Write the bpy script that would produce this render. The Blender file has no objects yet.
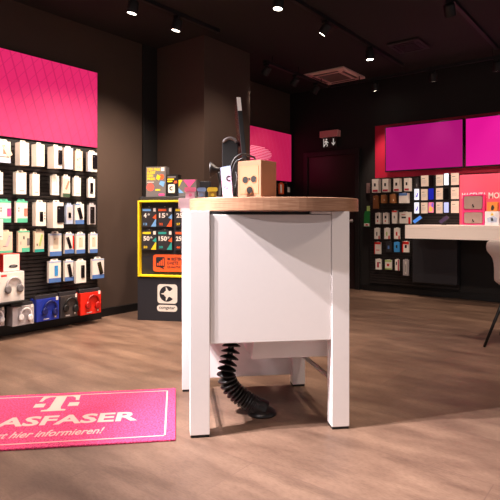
import bpy, math, random
from mathutils import Vector, Matrix
random.seed(7)
D = bpy.data
SC = bpy.context.scene
COL = SC.collection
R = math.radians

# ------------------------------------------------------------------ camera
EYE, F, TH, CY = 1.0, 520.0, R(38), 218.0
cd = D.cameras.new('camera'); cam = D.objects.new('camera', cd); COL.objects.link(cam)
cd.sensor_fit = 'HORIZONTAL'; cd.sensor_width = 36.0; cd.lens = 36.0 * F / 500.0
cd.shift_y = (CY - 250.0) / 500.0
cd.clip_start = 0.05
cam.location = (0, 0, EYE); cam.rotation_euler = (R(90), 0, TH)
SC.camera = cam

# ------------------------------------------------------------------ world, exposure
SC.view_settings.view_transform = 'Standard'; SC.view_settings.look = 'None'
SC.view_settings.gamma = 1.0; SC.view_settings.use_curve_mapping = False
SC.view_settings.exposure = 0.0
w = D.worlds.new('shopfront daylight'); SC.world = w; w.use_nodes = True
bg = w.node_tree.nodes['Background']
bg.inputs[0].default_value = (1.0, 0.88, 0.87, 1); bg.inputs[1].default_value = 0.36

SPOT_W = 1.85      # master factor for every track lamp
WARM = (1.0, 0.78, 0.62)
NEUT = (1.0, 0.885, 0.89)

# ------------------------------------------------------------------ helpers: geometry of the place
CT, ST = math.cos(TH), math.sin(TH)
def room(lat, t, z):                       # lateral metres, metres ahead, height -> room point
    return Vector((lat * CT - t * ST, lat * ST + t * CT, z))
def on_left(px, py, X):                    # sight line through a photo point, met with the plane x = X
    d = (px - 250) / F; t = X / (d * CT - ST)
    return Vector((X, (d * ST + CT) * t, EYE + (CY - py) / F * t))
def on_back(px, py, Y):
    d = (px - 250) / F; t = Y / (d * ST + CT)
    return Vector(((d * CT - ST) * t, Y, EYE + (CY - py) / F * t))
def at_t(px, py, t):
    return room((px - 250) / F * t, t, EYE + (CY - py) / F * t)
WALLX, BACKY, CEIL = -4.43, 6.67, 2.90

# ------------------------------------------------------------------ helpers: materials
def lin(c):
    c = c / 255.0
    return c / 12.92 if c <= 0.04045 else ((c + 0.055) / 1.055) ** 2.4
def rgb(c): return (lin(c[0]), lin(c[1]), lin(c[2]), 1)
def ramp(nt, stops):
    r = nt.nodes.new('ShaderNodeValToRGB'); e = r.color_ramp.elements
    while len(e) < len(stops): e.new(0.5)
    for k, (p, c) in enumerate(stops): e[k].position = p; e[k].color = c
    return r
MATS = {}
def mat(name, c, rough=0.5, metal=0.0, emit=0.0, ecol=None, spec=0.5, vary=0.06, nscale=40.0, bump=0.0):
    if name in MATS: return MATS[name]
    m = D.materials.new(name); m.use_nodes = True; nt = m.node_tree; b = nt.nodes['Principled BSDF']
    b.inputs['Roughness'].default_value = rough; b.inputs['Metallic'].default_value = metal
    b.inputs['Specular IOR Level'].default_value = spec
    col = rgb(c)
    tc = nt.nodes.new('ShaderNodeTexCoord'); no = nt.nodes.new('ShaderNodeTexNoise')
    no.inputs['Scale'].default_value = nscale; no.inputs['Detail'].default_value = 3
    nt.links.new(tc.outputs['Object'], no.inputs['Vector'])
    mx = nt.nodes.new('ShaderNodeMix'); mx.data_type = 'RGBA'
    mx.inputs[6].default_value = tuple(v * (1 - vary) for v in col[:3]) + (1,)
    mx.inputs[7].default_value = tuple(min(1, v * (1 + vary)) for v in col[:3]) + (1,)
    fac = no.outputs['Fac']
    if vary > .5:
        rm = ramp(nt, [(.36, (0, 0, 0, 1)), (.64, (1, 1, 1, 1))]); nt.links.new(fac, rm.inputs[0]); fac = rm.outputs[0]
    nt.links.new(fac, mx.inputs[0]); nt.links.new(mx.outputs[2], b.inputs['Base Color'])
    if bump:
        bp = nt.nodes.new('ShaderNodeBump'); bp.inputs['Strength'].default_value = bump; bp.inputs['Distance'].default_value = 0.004
        nt.links.new(no.outputs['Fac'], bp.inputs['Height']); nt.links.new(bp.outputs[0], b.inputs['Normal'])
    if emit:
        b.inputs['Emission Color'].default_value = rgb(ecol or c); b.inputs['Emission Strength'].default_value = emit
    MATS[name] = m; return m
# ------------------------------------------------------------------ helpers: meshes
class MB:
    def __init__(s): s.v = []; s.f = []; s.m = []; s.mats = []; s.sm = []
    def mi(s, m):
        if m not in s.mats: s.mats.append(m)
        return s.mats.index(m)
    def add(s, vs, fs, m, smooth=False, M=None):
        o = len(s.v); k = s.mi(m)
        for p in vs: s.v.append(tuple((M @ Vector(p)) if M else p))
        for f in fs: s.f.append([i + o for i in f]); s.m.append(k); s.sm.append(smooth)
        return s
    def box(s, a, b, m, M=None):
        x0, y0, z0 = a; x1, y1, z1 = b
        vs = [(x0,y0,z0),(x1,y0,z0),(x1,y1,z0),(x0,y1,z0),(x0,y0,z1),(x1,y0,z1),(x1,y1,z1),(x0,y1,z1)]
        return s.add(vs, [(0,3,2,1),(4,5,6,7),(0,1,5,4),(1,2,6,5),(2,3,7,6),(3,0,4,7)], m, False, M)
    def prism(s, pts, y0, y1, m, M=None):           # outline in x,z pushed along y (front y0)
        n = len(pts); vs = [(x, y0, z) for x, z in pts] + [(x, y1, z) for x, z in pts]
        fs = [list(range(n)), list(range(2*n-1, n-1, -1))] + [(i+n, (i+1) % n + n, (i+1) % n, i) for i in range(n)]
        return s.add(vs, fs, m, False, M)
    def slab(s, pts, z0, z1, m, M=None):            # outline in x,y pushed along z
        n = len(pts); vs = [(x, y, z1) for x, y in pts] + [(x, y, z0) for x, y in pts]
        fs = [list(range(n)), list(range(2*n-1, n-1, -1))] + [(i+n, (i+1) % n + n, (i+1) % n, i) for i in range(n)]
        return s.add(vs, fs, m, False, M)
    def lathe(s, prof, m, n=24, M=None, smooth=True):   # prof: list of (r, z)
        vs = []; fs = []
        for r, z in prof:
            for k in range(n): a = 2*math.pi*k/n; vs.append((r*math.cos(a), r*math.sin(a), z))
        for j in range(len(prof)-1):
            for k in range(n):
                fs.append((j*n+k, j*n+(k+1) % n, (j+1)*n+(k+1) % n, (j+1)*n+k))
        fs.append(list(range(n))[::-1]); fs.append([(len(prof)-1)*n+k for k in range(n)])
        return s.add(vs, fs, m, smooth, M)
    def tube(s, pts, r, m, n=10, M=None, smooth=True):
        pts = [Vector(p) for p in pts]; rs = r if isinstance(r, (list, tuple)) else [r]*len(pts)
        vs = []; fs = []; up = None
        for i, p in enumerate(pts):
            d = (pts[min(i+1, len(pts)-1)] - pts[max(i-1, 0)]).normalized()
            if up is None: up = Vector((0,0,1)) if abs(d.z) < .9 else Vector((1,0,0))
            a = d.cross(up).normalized(); b = a.cross(d).normalized(); up = b
            for k in range(n):
                t = 2*math.pi*k/n; vs.append(tuple(p + rs[i]*(math.cos(t)*a + math.sin(t)*b)))
        for i in range(len(pts)-1):
            for k in range(n):
                fs.append((i*n+k, i*n+(k+1) % n, (i+1)*n+(k+1) % n, (i+1)*n+k))
        fs.append(list(range(n))[::-1]); fs.append([(len(pts)-1)*n+k for k in range(n)])
        return s.add(vs, fs, m, smooth, M)
    def build(s, name, parent=None, bevel=0.0, seg=2, loc=None, rz=None):
        me = D.meshes.new(name); me.from_pydata(s.v, [], s.f)
        for m in s.mats: me.materials.append(m)
        for p, k, sm in zip(me.polygons, s.m, s.sm): p.material_index = k; p.use_smooth = sm
        me.update()
        o = D.objects.new(name, me); COL.objects.link(o)
        if parent: o.parent = parent
        if loc is not None: o.location = loc
        if rz is not None: o.rotation_euler = (0, 0, rz)
        if bevel:
            b = o.modifiers.new('edge', 'BEVEL'); b.width = bevel; b.segments = seg; b.limit_method = 'ANGLE'
        return o
def tag(o, label, cat=None, group=None, kind=None):
    o['label'] = label
    if cat: o['category'] = cat
    if group: o['group'] = group
    if kind: o['kind'] = kind
    return o
def thing(name, label, cat, loc=(0,0,0), rz=0.0, group=None):
    o = D.objects.new(name, None); COL.objects.link(o); o.empty_display_size = .1
    o.location = loc; o.rotation_euler = (0, 0, rz)
    return tag(o, label, cat, group)
def struct(o, label=None, cat=None):
    o['kind'] = 'structure'
    if label: o['label'] = label
    if cat: o['category'] = cat
    return o
def smooth_path(pts, n=6):                          # Catmull-Rom
    P = [Vector(p) for p in pts]; out = []
    for i in range(len(P)-1):
        a, b, c, d = P[max(i-1,0)], P[i], P[i+1], P[min(i+2, len(P)-1)]
        for k in range(n):
            t = k/n
            out.append(.5*((2*b)+(-a+c)*t+(2*a-5*b+4*c-d)*t*t+(-a+3*b-3*c+d)*t**3))
    out.append(P[-1]); return out
def rrect(x0, z0, x1, z1, r, n=5):
    o = []
    for cx, cz, a0 in ((x1-r, z0+r, -90), (x1-r, z1-r, 0), (x0+r, z1-r, 90), (x0+r, z0+r, 180)):
        for k in range(n+1):
            a = R(a0 + 90*k/n); o.append((cx+r*math.cos(a), cz+r*math.sin(a)))
    return o
def circ(cx, cz, r, n=24): return [(cx+r*math.cos(2*math.pi*k/n), cz+r*math.sin(2*math.pi*k/n)) for k in range(n)]
def text_geo(txt, wd, ht, bold=0.0, shear=0.0, ext=0.0004):
    cu = D.curves.new('lettering', 'FONT'); cu.body = txt; cu.size = 1.0; cu.offset = bold; cu.shear = shear
    cu.extrude = 0.01; cu.resolution_u = 3; cu.space_line = 0.95
    o = D.objects.new('lettering', cu); COL.objects.link(o); bpy.context.view_layer.update()
    me = D.meshes.new_from_object(o.evaluated_get(bpy.context.evaluated_depsgraph_get()))
    vs = [v.co.copy() for v in me.vertices]; fs = [list(p.vertices) for p in me.polygons]
    D.objects.remove(o); D.meshes.remove(me); D.curves.remove(cu)
    x0 = min(v.x for v in vs); x1 = max(v.x for v in vs); y0 = min(v.y for v in vs); y1 = max(v.y for v in vs)
    out = [((v.x-x0)/(x1-x0)*wd - wd/2, (v.y-y0)/(y1-y0)*ht - ht/2, ext if v.z > 0 else -ext) for v in vs]
    return out, fs
def put_text(mb, txt, cx, y, cz, wd, ht, m, bold=0.0, shear=0.0):   # upright, facing -y
    vs, fs = text_geo(txt, wd, ht, bold, shear)
    mb.add([(cx+a, y-c, cz+b) for a, b, c in vs], fs, m)
def put_text_flat(mb, txt, cx, cy, z, wd, ht, m, bold=0.0, shear=0.0):
    vs, fs = text_geo(txt, wd, ht, bold, shear)
    mb.add([(cx+a, cy+b, z+c) for a, b, c in vs], fs, m)

# ------------------------------------------------------------------ materials
M_taupe = mat('taupe wall paint', (70, 54, 45), .8, vary=.08, nscale=6, bump=.03)
M_black = mat('black wall paint', (24, 21, 21), .7, vary=.08, nscale=8)
M_ceil = mat('dark ceiling paint', (27, 21, 20), .85, vary=.06, nscale=5)
M_slat = mat('black slat panel', (34, 28, 27), .55)
M_groove = mat('black slat groove', (8, 7, 7), .7)
M_blk = mat('black plastic', (11, 10, 11), .5)
M_blkm = mat('black metal', (17, 16, 17), .6)
M_chrome = mat('brushed steel', (190, 186, 182), .28, metal=1.0)
M_white = mat('white laminate', (236, 230, 229), .38, vary=.015)
M_desk = mat('cream laminate', (242, 230, 224), .4, vary=.015)
M_feet = mat('rubber foot', (18, 18, 20), .7)
M_card = mat('white card', (240, 233, 224), .55, vary=.02)
M_cream = mat('cream card', (226, 208, 184), .55, vary=.03)
M_lblue = mat('pale blue card', (176, 192, 222), .5)
M_blue = mat('blue print', (84, 124, 190), .5)
M_sky = mat('sky blue print', (60, 150, 220), .5)
M_dblue = mat('deep blue card', (30, 52, 160), .35)
M_mint = mat('mint green print', (92, 196, 160), .5)
M_green = mat('green pack', (22, 120, 52), .5)
M_lime = mat('pale green card', (176, 206, 120), .5)
M_red = mat('red card', (214, 34, 28), .4)
M_dred = mat('crimson panel', (186, 14, 56), .55, vary=.05, nscale=4)
M_orange = mat('orange print', (240, 96, 44), .5)
M_yellow = mat('yellow print', (246, 214, 40), .5)
M_pink = mat('pink print', (240, 84, 150), .5)
M_grey = mat('grey print', (120, 116, 118), .5)
M_lgrey = mat('pale grey print', (196, 190, 192), .5)
M_dgrey = mat('charcoal card', (44, 42, 46), .5)
M_phone = mat('dark phone glass', (22, 19, 24), .2)
M_brown = mat('brown card', (170, 112, 62), .6)
M_teal = mat('teal print', (44, 160, 150), .5)
M_skin = mat('rose print', (206, 130, 110), .5)
M_lens = mat('lamp lens', (255, 246, 232), .3, emit=14, ecol=(255, 240, 220))
M_lensdim = mat('lamp lens side', (200, 190, 180), .3, emit=1.0, ecol=(255, 236, 214))

def m_floor():
    m = D.materials.new('plank vinyl floor'); m.use_nodes = True; nt = m.node_tree; b = nt.nodes['Principled BSDF']; L = nt.links.new
    tc = nt.nodes.new('ShaderNodeTexCoord')
    br = nt.nodes.new('ShaderNodeTexBrick'); br.offset = .37; br.inputs['Scale'].default_value = 1
    br.inputs['Brick Width'].default_value = 1.3; br.inputs['Row Height'].default_value = .42
    br.inputs['Mortar Size'].default_value = .0022; br.inputs['Mortar Smooth'].default_value = .2
    br.inputs['Color1'].default_value = (0, 0, 0, 1); br.inputs['Color2'].default_value = (1, 1, 1, 1); br.inputs['Mortar'].default_value = (.3, .3, .3, 1)
    L(tc.outputs['Object'], br.inputs['Vector'])
    n1 = nt.nodes.new('ShaderNodeTexNoise'); n1.inputs['Scale'].default_value = 2.2; n1.inputs['Detail'].default_value = 7; n1.inputs['Roughness'].default_value = .62
    mp = nt.nodes.new('ShaderNodeMapping'); mp.inputs['Scale'].default_value = (1, 3.2, 1); L(tc.outputs['Object'], mp.inputs[0])
    L(mp.outputs[0], n1.inputs['Vector'])
    n2 = nt.nodes.new('ShaderNodeTexNoise'); n2.inputs['Scale'].default_value = 45; n2.inputs['Detail'].default_value = 4; L(mp.outputs[0], n2.inputs['Vector'])
    r1 = ramp(nt, [(.30, rgb((90, 70, 59))), (.52, rgb((115, 92, 78))), (.74, rgb((137, 112, 95)))]); L(n1.outputs['Fac'], r1.inputs[0])
    mx = nt.nodes.new('ShaderNodeMix'); mx.data_type = 'RGBA'; mx.blend_type = 'MULTIPLY'; mx.inputs[0].default_value = 1
    r2 = ramp(nt, [(0, (.84, .83, .82, 1)), (1, (1.08, 1.07, 1.05, 1))]); L(br.outputs['Color'], r2.inputs[0])
    L(r1.outputs[0], mx.inputs[6]); L(r2.outputs[0], mx.inputs[7])
    m2 = nt.nodes.new('ShaderNodeMix'); m2.data_type = 'RGBA'; m2.blend_type = 'MULTIPLY'; m2.inputs[0].default_value = .55
    r3 = ramp(nt, [(.38, (.72, .70, .68, 1)), (.55, (1, 1, 1, 1))]); L(n2.outputs['Fac'], r3.inputs[0])
    L(mx.outputs[2], m2.inputs[6]); L(r3.outputs[0], m2.inputs[7])
    m3 = nt.nodes.new('ShaderNodeMix'); m3.data_type = 'RGBA'; m3.inputs[7].default_value = rgb((100, 78, 67))
    L(br.outputs['Fac'], m3.inputs[0]); L(m2.outputs[2], m3.inputs[6]); L(m3.outputs[2], b.inputs['Base Color'])
    rr = nt.nodes.new('ShaderNodeMapRange'); rr.inputs[3].default_value = .34; rr.inputs[4].default_value = .55
    L(n1.outputs['Fac'], rr.inputs[0]); L(rr.outputs[0], b.inputs['Roughness'])
    b.inputs['Specular IOR Level'].default_value = .4
    return m
def m_wood():
    m = D.materials.new('light oak edge'); m.use_nodes = True; nt = m.node_tree; b = nt.nodes['Principled BSDF']; L = nt.links.new
    tc = nt.nodes.new('ShaderNodeTexCoord'); mp = nt.nodes.new('ShaderNodeMapping'); mp.inputs['Scale'].default_value = (2.5, 2.5, 60)
    n = nt.nodes.new('ShaderNodeTexNoise'); n.inputs['Scale'].default_value = 4; n.inputs['Detail'].default_value = 5
    L(tc.outputs['Object'], mp.inputs[0]); L(mp.outputs[0], n.inputs['Vector'])
    r = ramp(nt, [(.3, rgb((142, 100, 76))), (.55, rgb((166, 124, 96))), (.75, rgb((182, 142, 114)))])
    L(n.outputs['Fac'], r.inputs[0]); L(r.outputs[0], b.inputs['Base Color']); b.inputs['Roughness'].default_value = .45
    return m
def m_panel(name, c_lo, c_hi, line, e):
    # backlit fabric print: magenta with thin slanted double lines and short cross strokes
    m = D.materials.new(name); m.use_nodes = True; nt = m.node_tree; b = nt.nodes['Principled BSDF']; L = nt.links.new
    tc = nt.nodes.new('ShaderNodeTexCoord')
    def wave(rot, sc, lo, hi):
        mp = nt.nodes.new('ShaderNodeMapping'); mp.inputs['Rotation'].default_value = (0, R(rot), 0); L(tc.outputs['Object'], mp.inputs[0])
        wv = nt.nodes.new('ShaderNodeTexWave'); wv.bands_direction = 'X'; wv.inputs['Scale'].default_value = sc; L(mp.outputs[0], wv.inputs[0])
        r = ramp(nt, [(lo, (0, 0, 0, 1)), (hi, (1, 1, 1, 1))]); L(wv.outputs['Fac'], r.inputs[0]); return r
    a = wave(17, 3.4, .93, .985); c = wave(-42, 4.0, .985, 1.0)
    n = nt.nodes.new('ShaderNodeTexNoise'); n.inputs['Scale'].default_value = 1.3; L(tc.outputs['Object'], n.inputs['Vector'])
    base = nt.nodes.new('ShaderNodeMix'); base.data_type = 'RGBA'; base.inputs[6].default_value = rgb(c_lo); base.inputs[7].default_value = rgb(c_hi)
    L(n.outputs['Fac'], base.inputs[0])
    mx = nt.nodes.new('ShaderNodeMath'); mx.operation = 'MAXIMUM'; L(a.outputs[0], mx.inputs[0]); L(c.outputs[0], mx.inputs[1])
    ml = nt.nodes.new('ShaderNodeMath'); ml.operation = 'MULTIPLY'; ml.inputs[1].default_value = .5; L(mx.outputs[0], ml.inputs[0])
    fin = nt.nodes.new('ShaderNodeMix'); fin.data_type = 'RGBA'; fin.inputs[7].default_value = rgb(line)
    L(ml.outputs[0], fin.inputs[0]); L(base.outputs[2], fin.inputs[6])
    dk = nt.nodes.new('ShaderNodeMix'); dk.data_type = 'RGBA'; dk.blend_type = 'MULTIPLY'; dk.inputs[0].default_value = 1; dk.inputs[7].default_value = (.22, .22, .24, 1); L(fin.outputs[2], dk.inputs[6]); L(dk.outputs[2], b.inputs['Base Color']); L(fin.outputs[2], b.inputs['Emission Color']); b.inputs['Emission Strength'].default_value = e
    b.inputs['Roughness'].default_value = .7
    return m
M_floor = m_floor(); M_wood = m_wood()
M_panel = m_panel('backlit magenta print', (232, 36, 98), (242, 46, 120), (186, 16, 82), .86)
M_panel2 = m_panel('backlit magenta print far', (226, 26, 88), (240, 40, 108), (236, 64, 116), .55)
M_scrA = mat('dim magenta screen', (40, 6, 30), .18, emit=1.0, ecol=(170, 16, 112), vary=.02)
M_scrB = mat('bright magenta screen', (50, 6, 40), .18, emit=1.0, ecol=(226, 18, 146), vary=.02)
M_board = mat('pink display board', (244, 90, 122), .6, vary=.03, nscale=5)

# ================================================================== ROOM
struct(MB().box((-6, -3.2, -.05), (3.2, BACKY+.2, 0), M_floor).build('floor'), 'brown plank-patterned vinyl floor of the shop', 'floor')
struct(MB().box((-6, -3.2, CEIL), (3.2, BACKY+.2, CEIL+.1), M_ceil).build('ceiling'), 'near-black painted ceiling', 'ceiling')
struct(MB().box((WALLX-.2, -3.2, 0), (WALLX, BACKY+.2, CEIL), M_taupe).build('wall_left'), 'dark taupe wall behind the accessory pegboard', 'wall')
struct(MB().box((WALLX-.2, BACKY, 0), (3.2, BACKY+.2, CEIL), M_black).build('wall_back'), 'black wall with the screens and the door', 'wall')
# column standing out of the left wall
cA = on_left(156, 42, WALLX).y; p204 = on_back(204, 34, cA); cB = on_left(250, 50, p204.x).y
struct(MB().box((WALLX, cA, 0), (p204.x, cB, CEIL), M_taupe).build('wall_column'), 'dark square column standing out of the left wall', 'column')
y142 = on_left(142, 218, WALLX).y
struct(MB().box((WALLX, y142, 0), (WALLX+.02, cA, CEIL), M_black).build('dark_strip_1'), 'black upright strip between left wall and column', 'dark_strip')  # black strip, slightly proud of the wall, up to the column
struct(MB().box((WALLX, -3.2, 0), (WALLX+.02, y142, .08), M_blk).build('baseboard_left'), 'black skirting along the left wall', 'skirting')
struct(MB().box((WALLX, BACKY-.015, 0), (on_back(304, 218, BACKY).x, BACKY, .08), M_blk).build('baseboard_back'), 'black skirting along the back wall', 'skirting')
struct(MB().box((on_back(361, 218, BACKY).x, BACKY-.015, 0), (3.2, BACKY, .08), M_blk).build('baseboard_right'), 'black skirting under the screens', 'skirting')

# door
M_door = mat('dark door leaf', (48, 34, 34), .3, vary=.04)
M_dframe = mat('dark door frame', (28, 25, 25), .45)
dx0, dx1 = on_back(309, 157, BACKY).x, on_back(356, 153, BACKY).x
dh = on_back(330, 156, BACKY).z
d = thing('door_1', 'dark door in the back wall under the exit sign', 'door', (0, 0, 0)); d['kind'] = 'structure'
MB().box((dx0, BACKY-.02, 0.005), (dx1, BACKY, dh), M_door).build('door_leaf', d, .002)
fr = MB(); fr.box((dx0-.07, BACKY-.045, 0), (dx0, BACKY, dh+.07), M_dframe).box((dx1, BACKY-.045, 0), (dx1+.07, BACKY, dh+.07), M_dframe).box((dx0, BACKY-.045, dh), (dx1, BACKY, dh+.07), M_dframe)
fr.build('door_frame', d, .003)
hz = 1.0 - 3/520*7.2
h = MB(); h.tube([(dx1-.06, BACKY-.02, hz), (dx1-.06, BACKY-.075, hz)], .011, M_chrome).tube([(dx1-.055, BACKY-.075, hz), (dx1-.19, BACKY-.075, hz)], .011, M_chrome)
h.lathe([(.026, 0), (.026, .012)], M_chrome, 16, Matrix.Translation((dx1-.06, BACKY-.02, hz)) @ Matrix.Rotation(R(90), 4, 'X'))
h.build('door_handle', d)

# exit sign above the door
ex = on_back(329, 138, BACKY-.08); x0 = on_back(320, 134, BACKY-.08); x1 = on_back(338, 134, BACKY-.08)
M_exit = mat('exit sign dark green', (22, 40, 30), .5, emit=.0)
M_exitw = mat('exit sign pictogram white', (235, 235, 225), .5, emit=.35, ecol=(235, 240, 230))
M_exithouse = mat('exit sign housing', (236, 160, 160), .5)
e = thing('exit_sign', 'emergency exit sign with running figure and down arrow above the door', 'exit sign', (ex.x, BACKY, 0))
z0, z1, z2 = on_back(329, 147.5, BACKY-.08).z, on_back(329, 137, BACKY-.08).z, on_back(329, 130.5, BACKY-.08).z
hw = (x1.x-x0.x)/2
MB().box((-hw, -.1, z1), (hw, 0, z2), M_exithouse).build('housing', e, .006)
MB().box((-hw*.78, -.06, z0), (hw*.78, -.045, z1), M_exit).build('sign_panel', e)
pg = MB(); H = z1-z0; zc = (z0+z1)/2
pg.prism(circ(-hw*.36, zc+H*.3, H*.09, 12), -.0615, -.06, M_exitw)
for pts in ([(-.46,.2),(-.28,.16),(-.3,-.1),(-.5,-.05)], [(-.34,-.08),(-.2,-.2),(-.26,-.38),(-.34,-.36),(-.3,-.22),(-.46,-.1)], [(-.5,-.05),(-.42,-.12),(-.56,-.34),(-.66,-.3)], [(-.3,.16),(-.12,.0),(-.17,-.06),(-.32,.06)], [(-.5,.2),(-.62,.06),(-.56,.02),(-.44,.12)]):
    pg.prism([(hw*a*1.0, zc+H*b) for a, b in pts], -.0615, -.06, M_exitw)
pg.prism([(hw*(-.7), zc-H*.4), (hw*(-.62), zc-H*.4), (hw*(-.62), zc+H*.4), (hw*(-.7), zc+H*.4)], -.0615, -.06, M_exitw)
pg.prism([(hw*a, zc+H*b) for a, b in ((.36,.34),(.46,.34),(.46,-.1),(.6,.02),(.6,-.1),(.41,-.34),(.22,-.1),(.22,.02),(.36,-.1))], -.0615, -.06, M_exitw)
pg.build('pictogram', e)

# ceiling cassette and grille
M_ac = mat('off-white cassette', (244, 206, 196), .5)
M_acd = mat('cassette grille', (120, 96, 92), .6)
def cassette(name, label, cat, x0, x1, y0, y1, ma, md):
    c = thing(name, label, cat, ((x0+x1)/2, (y0+y1)/2, CEIL))
    hx, hy = (x1-x0)/2, (y1-y0)/2
    MB().slab([(-hx,-hy),(hx,-hy),(hx,hy),(-hx,hy)], -.028, 0, ma).build('fascia', c, .008)
    g = MB()
    for k in range(9):
        yy = -hy*.5 + hy*1.0*k/8; g.box((-hx*.52, yy-.008, -.036), (hx*.52, yy+.008, -.0278), md)
    g.build('intake_grille', c)
    for sx, sy, ww, hh in ((0, 1, .6, .05), (0, -1, .6, .05), (1, 0, .05, .6), (-1, 0, .05, .6)):
        MB().box((sx*hx*.76-hx*ww, sy*hy*.76-hy*hh, -.034), (sx*hx*.76+hx*ww, sy*hy*.76+hy*hh, -.0278), md).build('air_flap', c)
    return c
cassette('ceiling_air_conditioner', 'pale square ceiling air conditioner near the back corner', 'air conditioner', -3.67, -3.08, 5.84, 6.46, M_ac, M_acd)
M_gd = mat('dark grille', (30, 22, 22), .6); M_gd2 = mat('dark grille slot', (16, 12, 12), .6)
cassette('ceiling_grille', 'small dark square grille in the ceiling in front of the screens', 'ceiling grille', -2.31, -1.96, 5.37, 5.75, M_gd, M_gd2)

# ================================================================== TRACK LIGHTS
def track(name_label, a, b, ztop, drop=0.0):
    t = thing('light_track', name_label, 'light track', ((a[0]+b[0])/2, (a[1]+b[1])/2, ztop), 0, 'lighting tracks on the ceiling')
    v = Vector((b[0]-a[0], b[1]-a[1], 0)); L = v.length; t.rotation_euler = (0, 0, math.atan2(v.y, v.x))
    m = MB(); m.box((-L/2, -.019, -.034), (L/2, .019, -.012), M_blkm); m.box((-L/2, -.019, -.012), (L/2, -.011, 0), M_blkm); m.box((-L/2, .011, -.012), (L/2, .019, 0), M_blkm)
    m.build('rail', t)
    for s in (-1, 1): MB().box((s*L/2-.012, -.021, -.036), (s*L/2+.012, .021, 0), M_blk).build('end_cap', t)
    if drop:
        for s in (-.8, 0, .8): MB().tube([(s*L/2, 0, -.003), (s*L/2, 0, drop)], .006, M_blkm, 8).build('drop_rod', t)
    return t
TZ = CEIL
track('black light track above the left pegboard running up to the column', (-3.48, -1.5), (-3.48, cA-.03), TZ)
track('black light track behind the column above the far magenta panel', (-3.55, cB+.1), (-3.55, 6.24), 2.82, CEIL-2.82)
track('long black light track along the back wall above the screens', (-3.5, 6.3), (.6, 6.3), 2.82, CEIL-2.82)
track('black light track over the middle of the shop, left of the dark grille', (-2.46, -1.5), (-2.46, 6.2), TZ)
track('black light track at the top right corner of the photo', (-1.39, -1.5), (-1.39, 6.2), TZ)
track('black light track over the entrance aisle right of the counter', (-.2, -1.5), (-.2, 5.2), TZ)

def spot(x, y, ztrack, aim, power, label, col=WARM, size=62, blend=.75, lens=None, rad=.04):
    t = thing('track_spotlight', label, 'spotlight', (x, y, ztrack-.034), 0, 'track spotlights on the ceiling')
    MB().box((-.03, -.017, -.03), (.03, .017, -.0005), M_blk).build('adapter', t, .002)
    MB().tube([(0, 0, -.028), (0, 0, -.05)], .009, M_blkm, 10).build('stem', t)
    hp = Vector((0, 0, -.088)); aimv = (Vector(aim) - (Vector((x, y, ztrack-.034)) + hp)).normalized()
    q = (-aimv).to_track_quat('Z', 'Y'); Mx = Matrix.Translation(hp) @ q.to_matrix().to_4x4()
    MB().lathe([(.032, .052), (.044, .047), (.046, .04), (.046, -.050), (.044, -.054), (.039, -.054), (.037, -.045)], M_blkm, 24, Mx).build('lamp_head', t)
    MB().lathe([(.0375, -.046), (.0375, -.050)], lens or M_lens, 24, Mx).build('lens', t)
    if power:
        ld = D.lights.new('lamp', 'SPOT'); ld.energy = power*SPOT_W; ld.color = col; ld.spot_size = R(size); ld.spot_blend = blend; ld.shadow_soft_size = rad
        lo = D.objects.new('lamp_light', ld); COL.objects.link(lo); lo.parent = t
        lo.location = hp + aimv*.065; lo.rotation_euler = q.to_euler()
    return t
# over the left pegboard
spot(-3.48, 2.85, TZ, (-3.95, 2.6, 0), 125, 'lit track spotlight at the top left, nearer one before the column', size=105)
spot(-3.48, 3.36, TZ, (-4.05, 3.05, 0), 95, 'lit track spotlight just in front of the column, above the yellow-framed stand', size=108)
spot(-3.48, 1.9, TZ, (-3.95, 1.75, 0), 125, 'track spotlight beyond the top left of the photo over the pegboard', size=105)
# behind the column
for yy, lb in ((4.85, 'dark track spotlight behind the column, nearest the column'), (5.45, 'dark track spotlight behind the column, middle one'), (5.95, 'dark track spotlight behind the column, nearest the corner')):
    spot(-3.55, yy, 2.82, (-4.42, yy-.05, 1.5), 16, lb, lens=M_lensdim)
# middle track
spot(-2.46, 3.53, TZ, (-2.6, 3.2, 0), 110, 'lit track spotlight cut by the top edge of the photo', size=80)
spot(-2.46, 4.30, TZ, (-3.8, 3.95, .9), 36, 'lit tilted track spotlight left of the dark grille', size=80)
spot(-2.46, 5.27, TZ, (-2.35, 5.2, 0), 60, 'lit track spotlight hanging straight down before the back wall', size=75)
# far track along the back wall
spot(on_back(375, 88, 6.3).x, 6.3, 2.82, (on_back(375, 88, 6.3).x, 6.62, .9), 50, 'lit track spotlight beside the left screen', size=48)
spot(on_back(433, 74, 6.3).x, 6.3, 2.82, (on_back(433, 74, 6.3).x, 6.62, 1.0), 62, 'dark track spotlight above the left screen', lens=M_lensdim, size=48)
spot(on_back(497, 66, 6.3).x, 6.3, 2.82, (on_back(490, 66, 6.3).x, 6.62, 1.0), 66, 'dark track spotlight above the right screen', lens=M_lensdim, size=48)
# track at top right
spot(-1.39, 4.55, TZ, (-1.5, 5.9, .9), 70, 'dark track spotlight at the top edge above the right screen', lens=M_lensdim, size=70)
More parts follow.
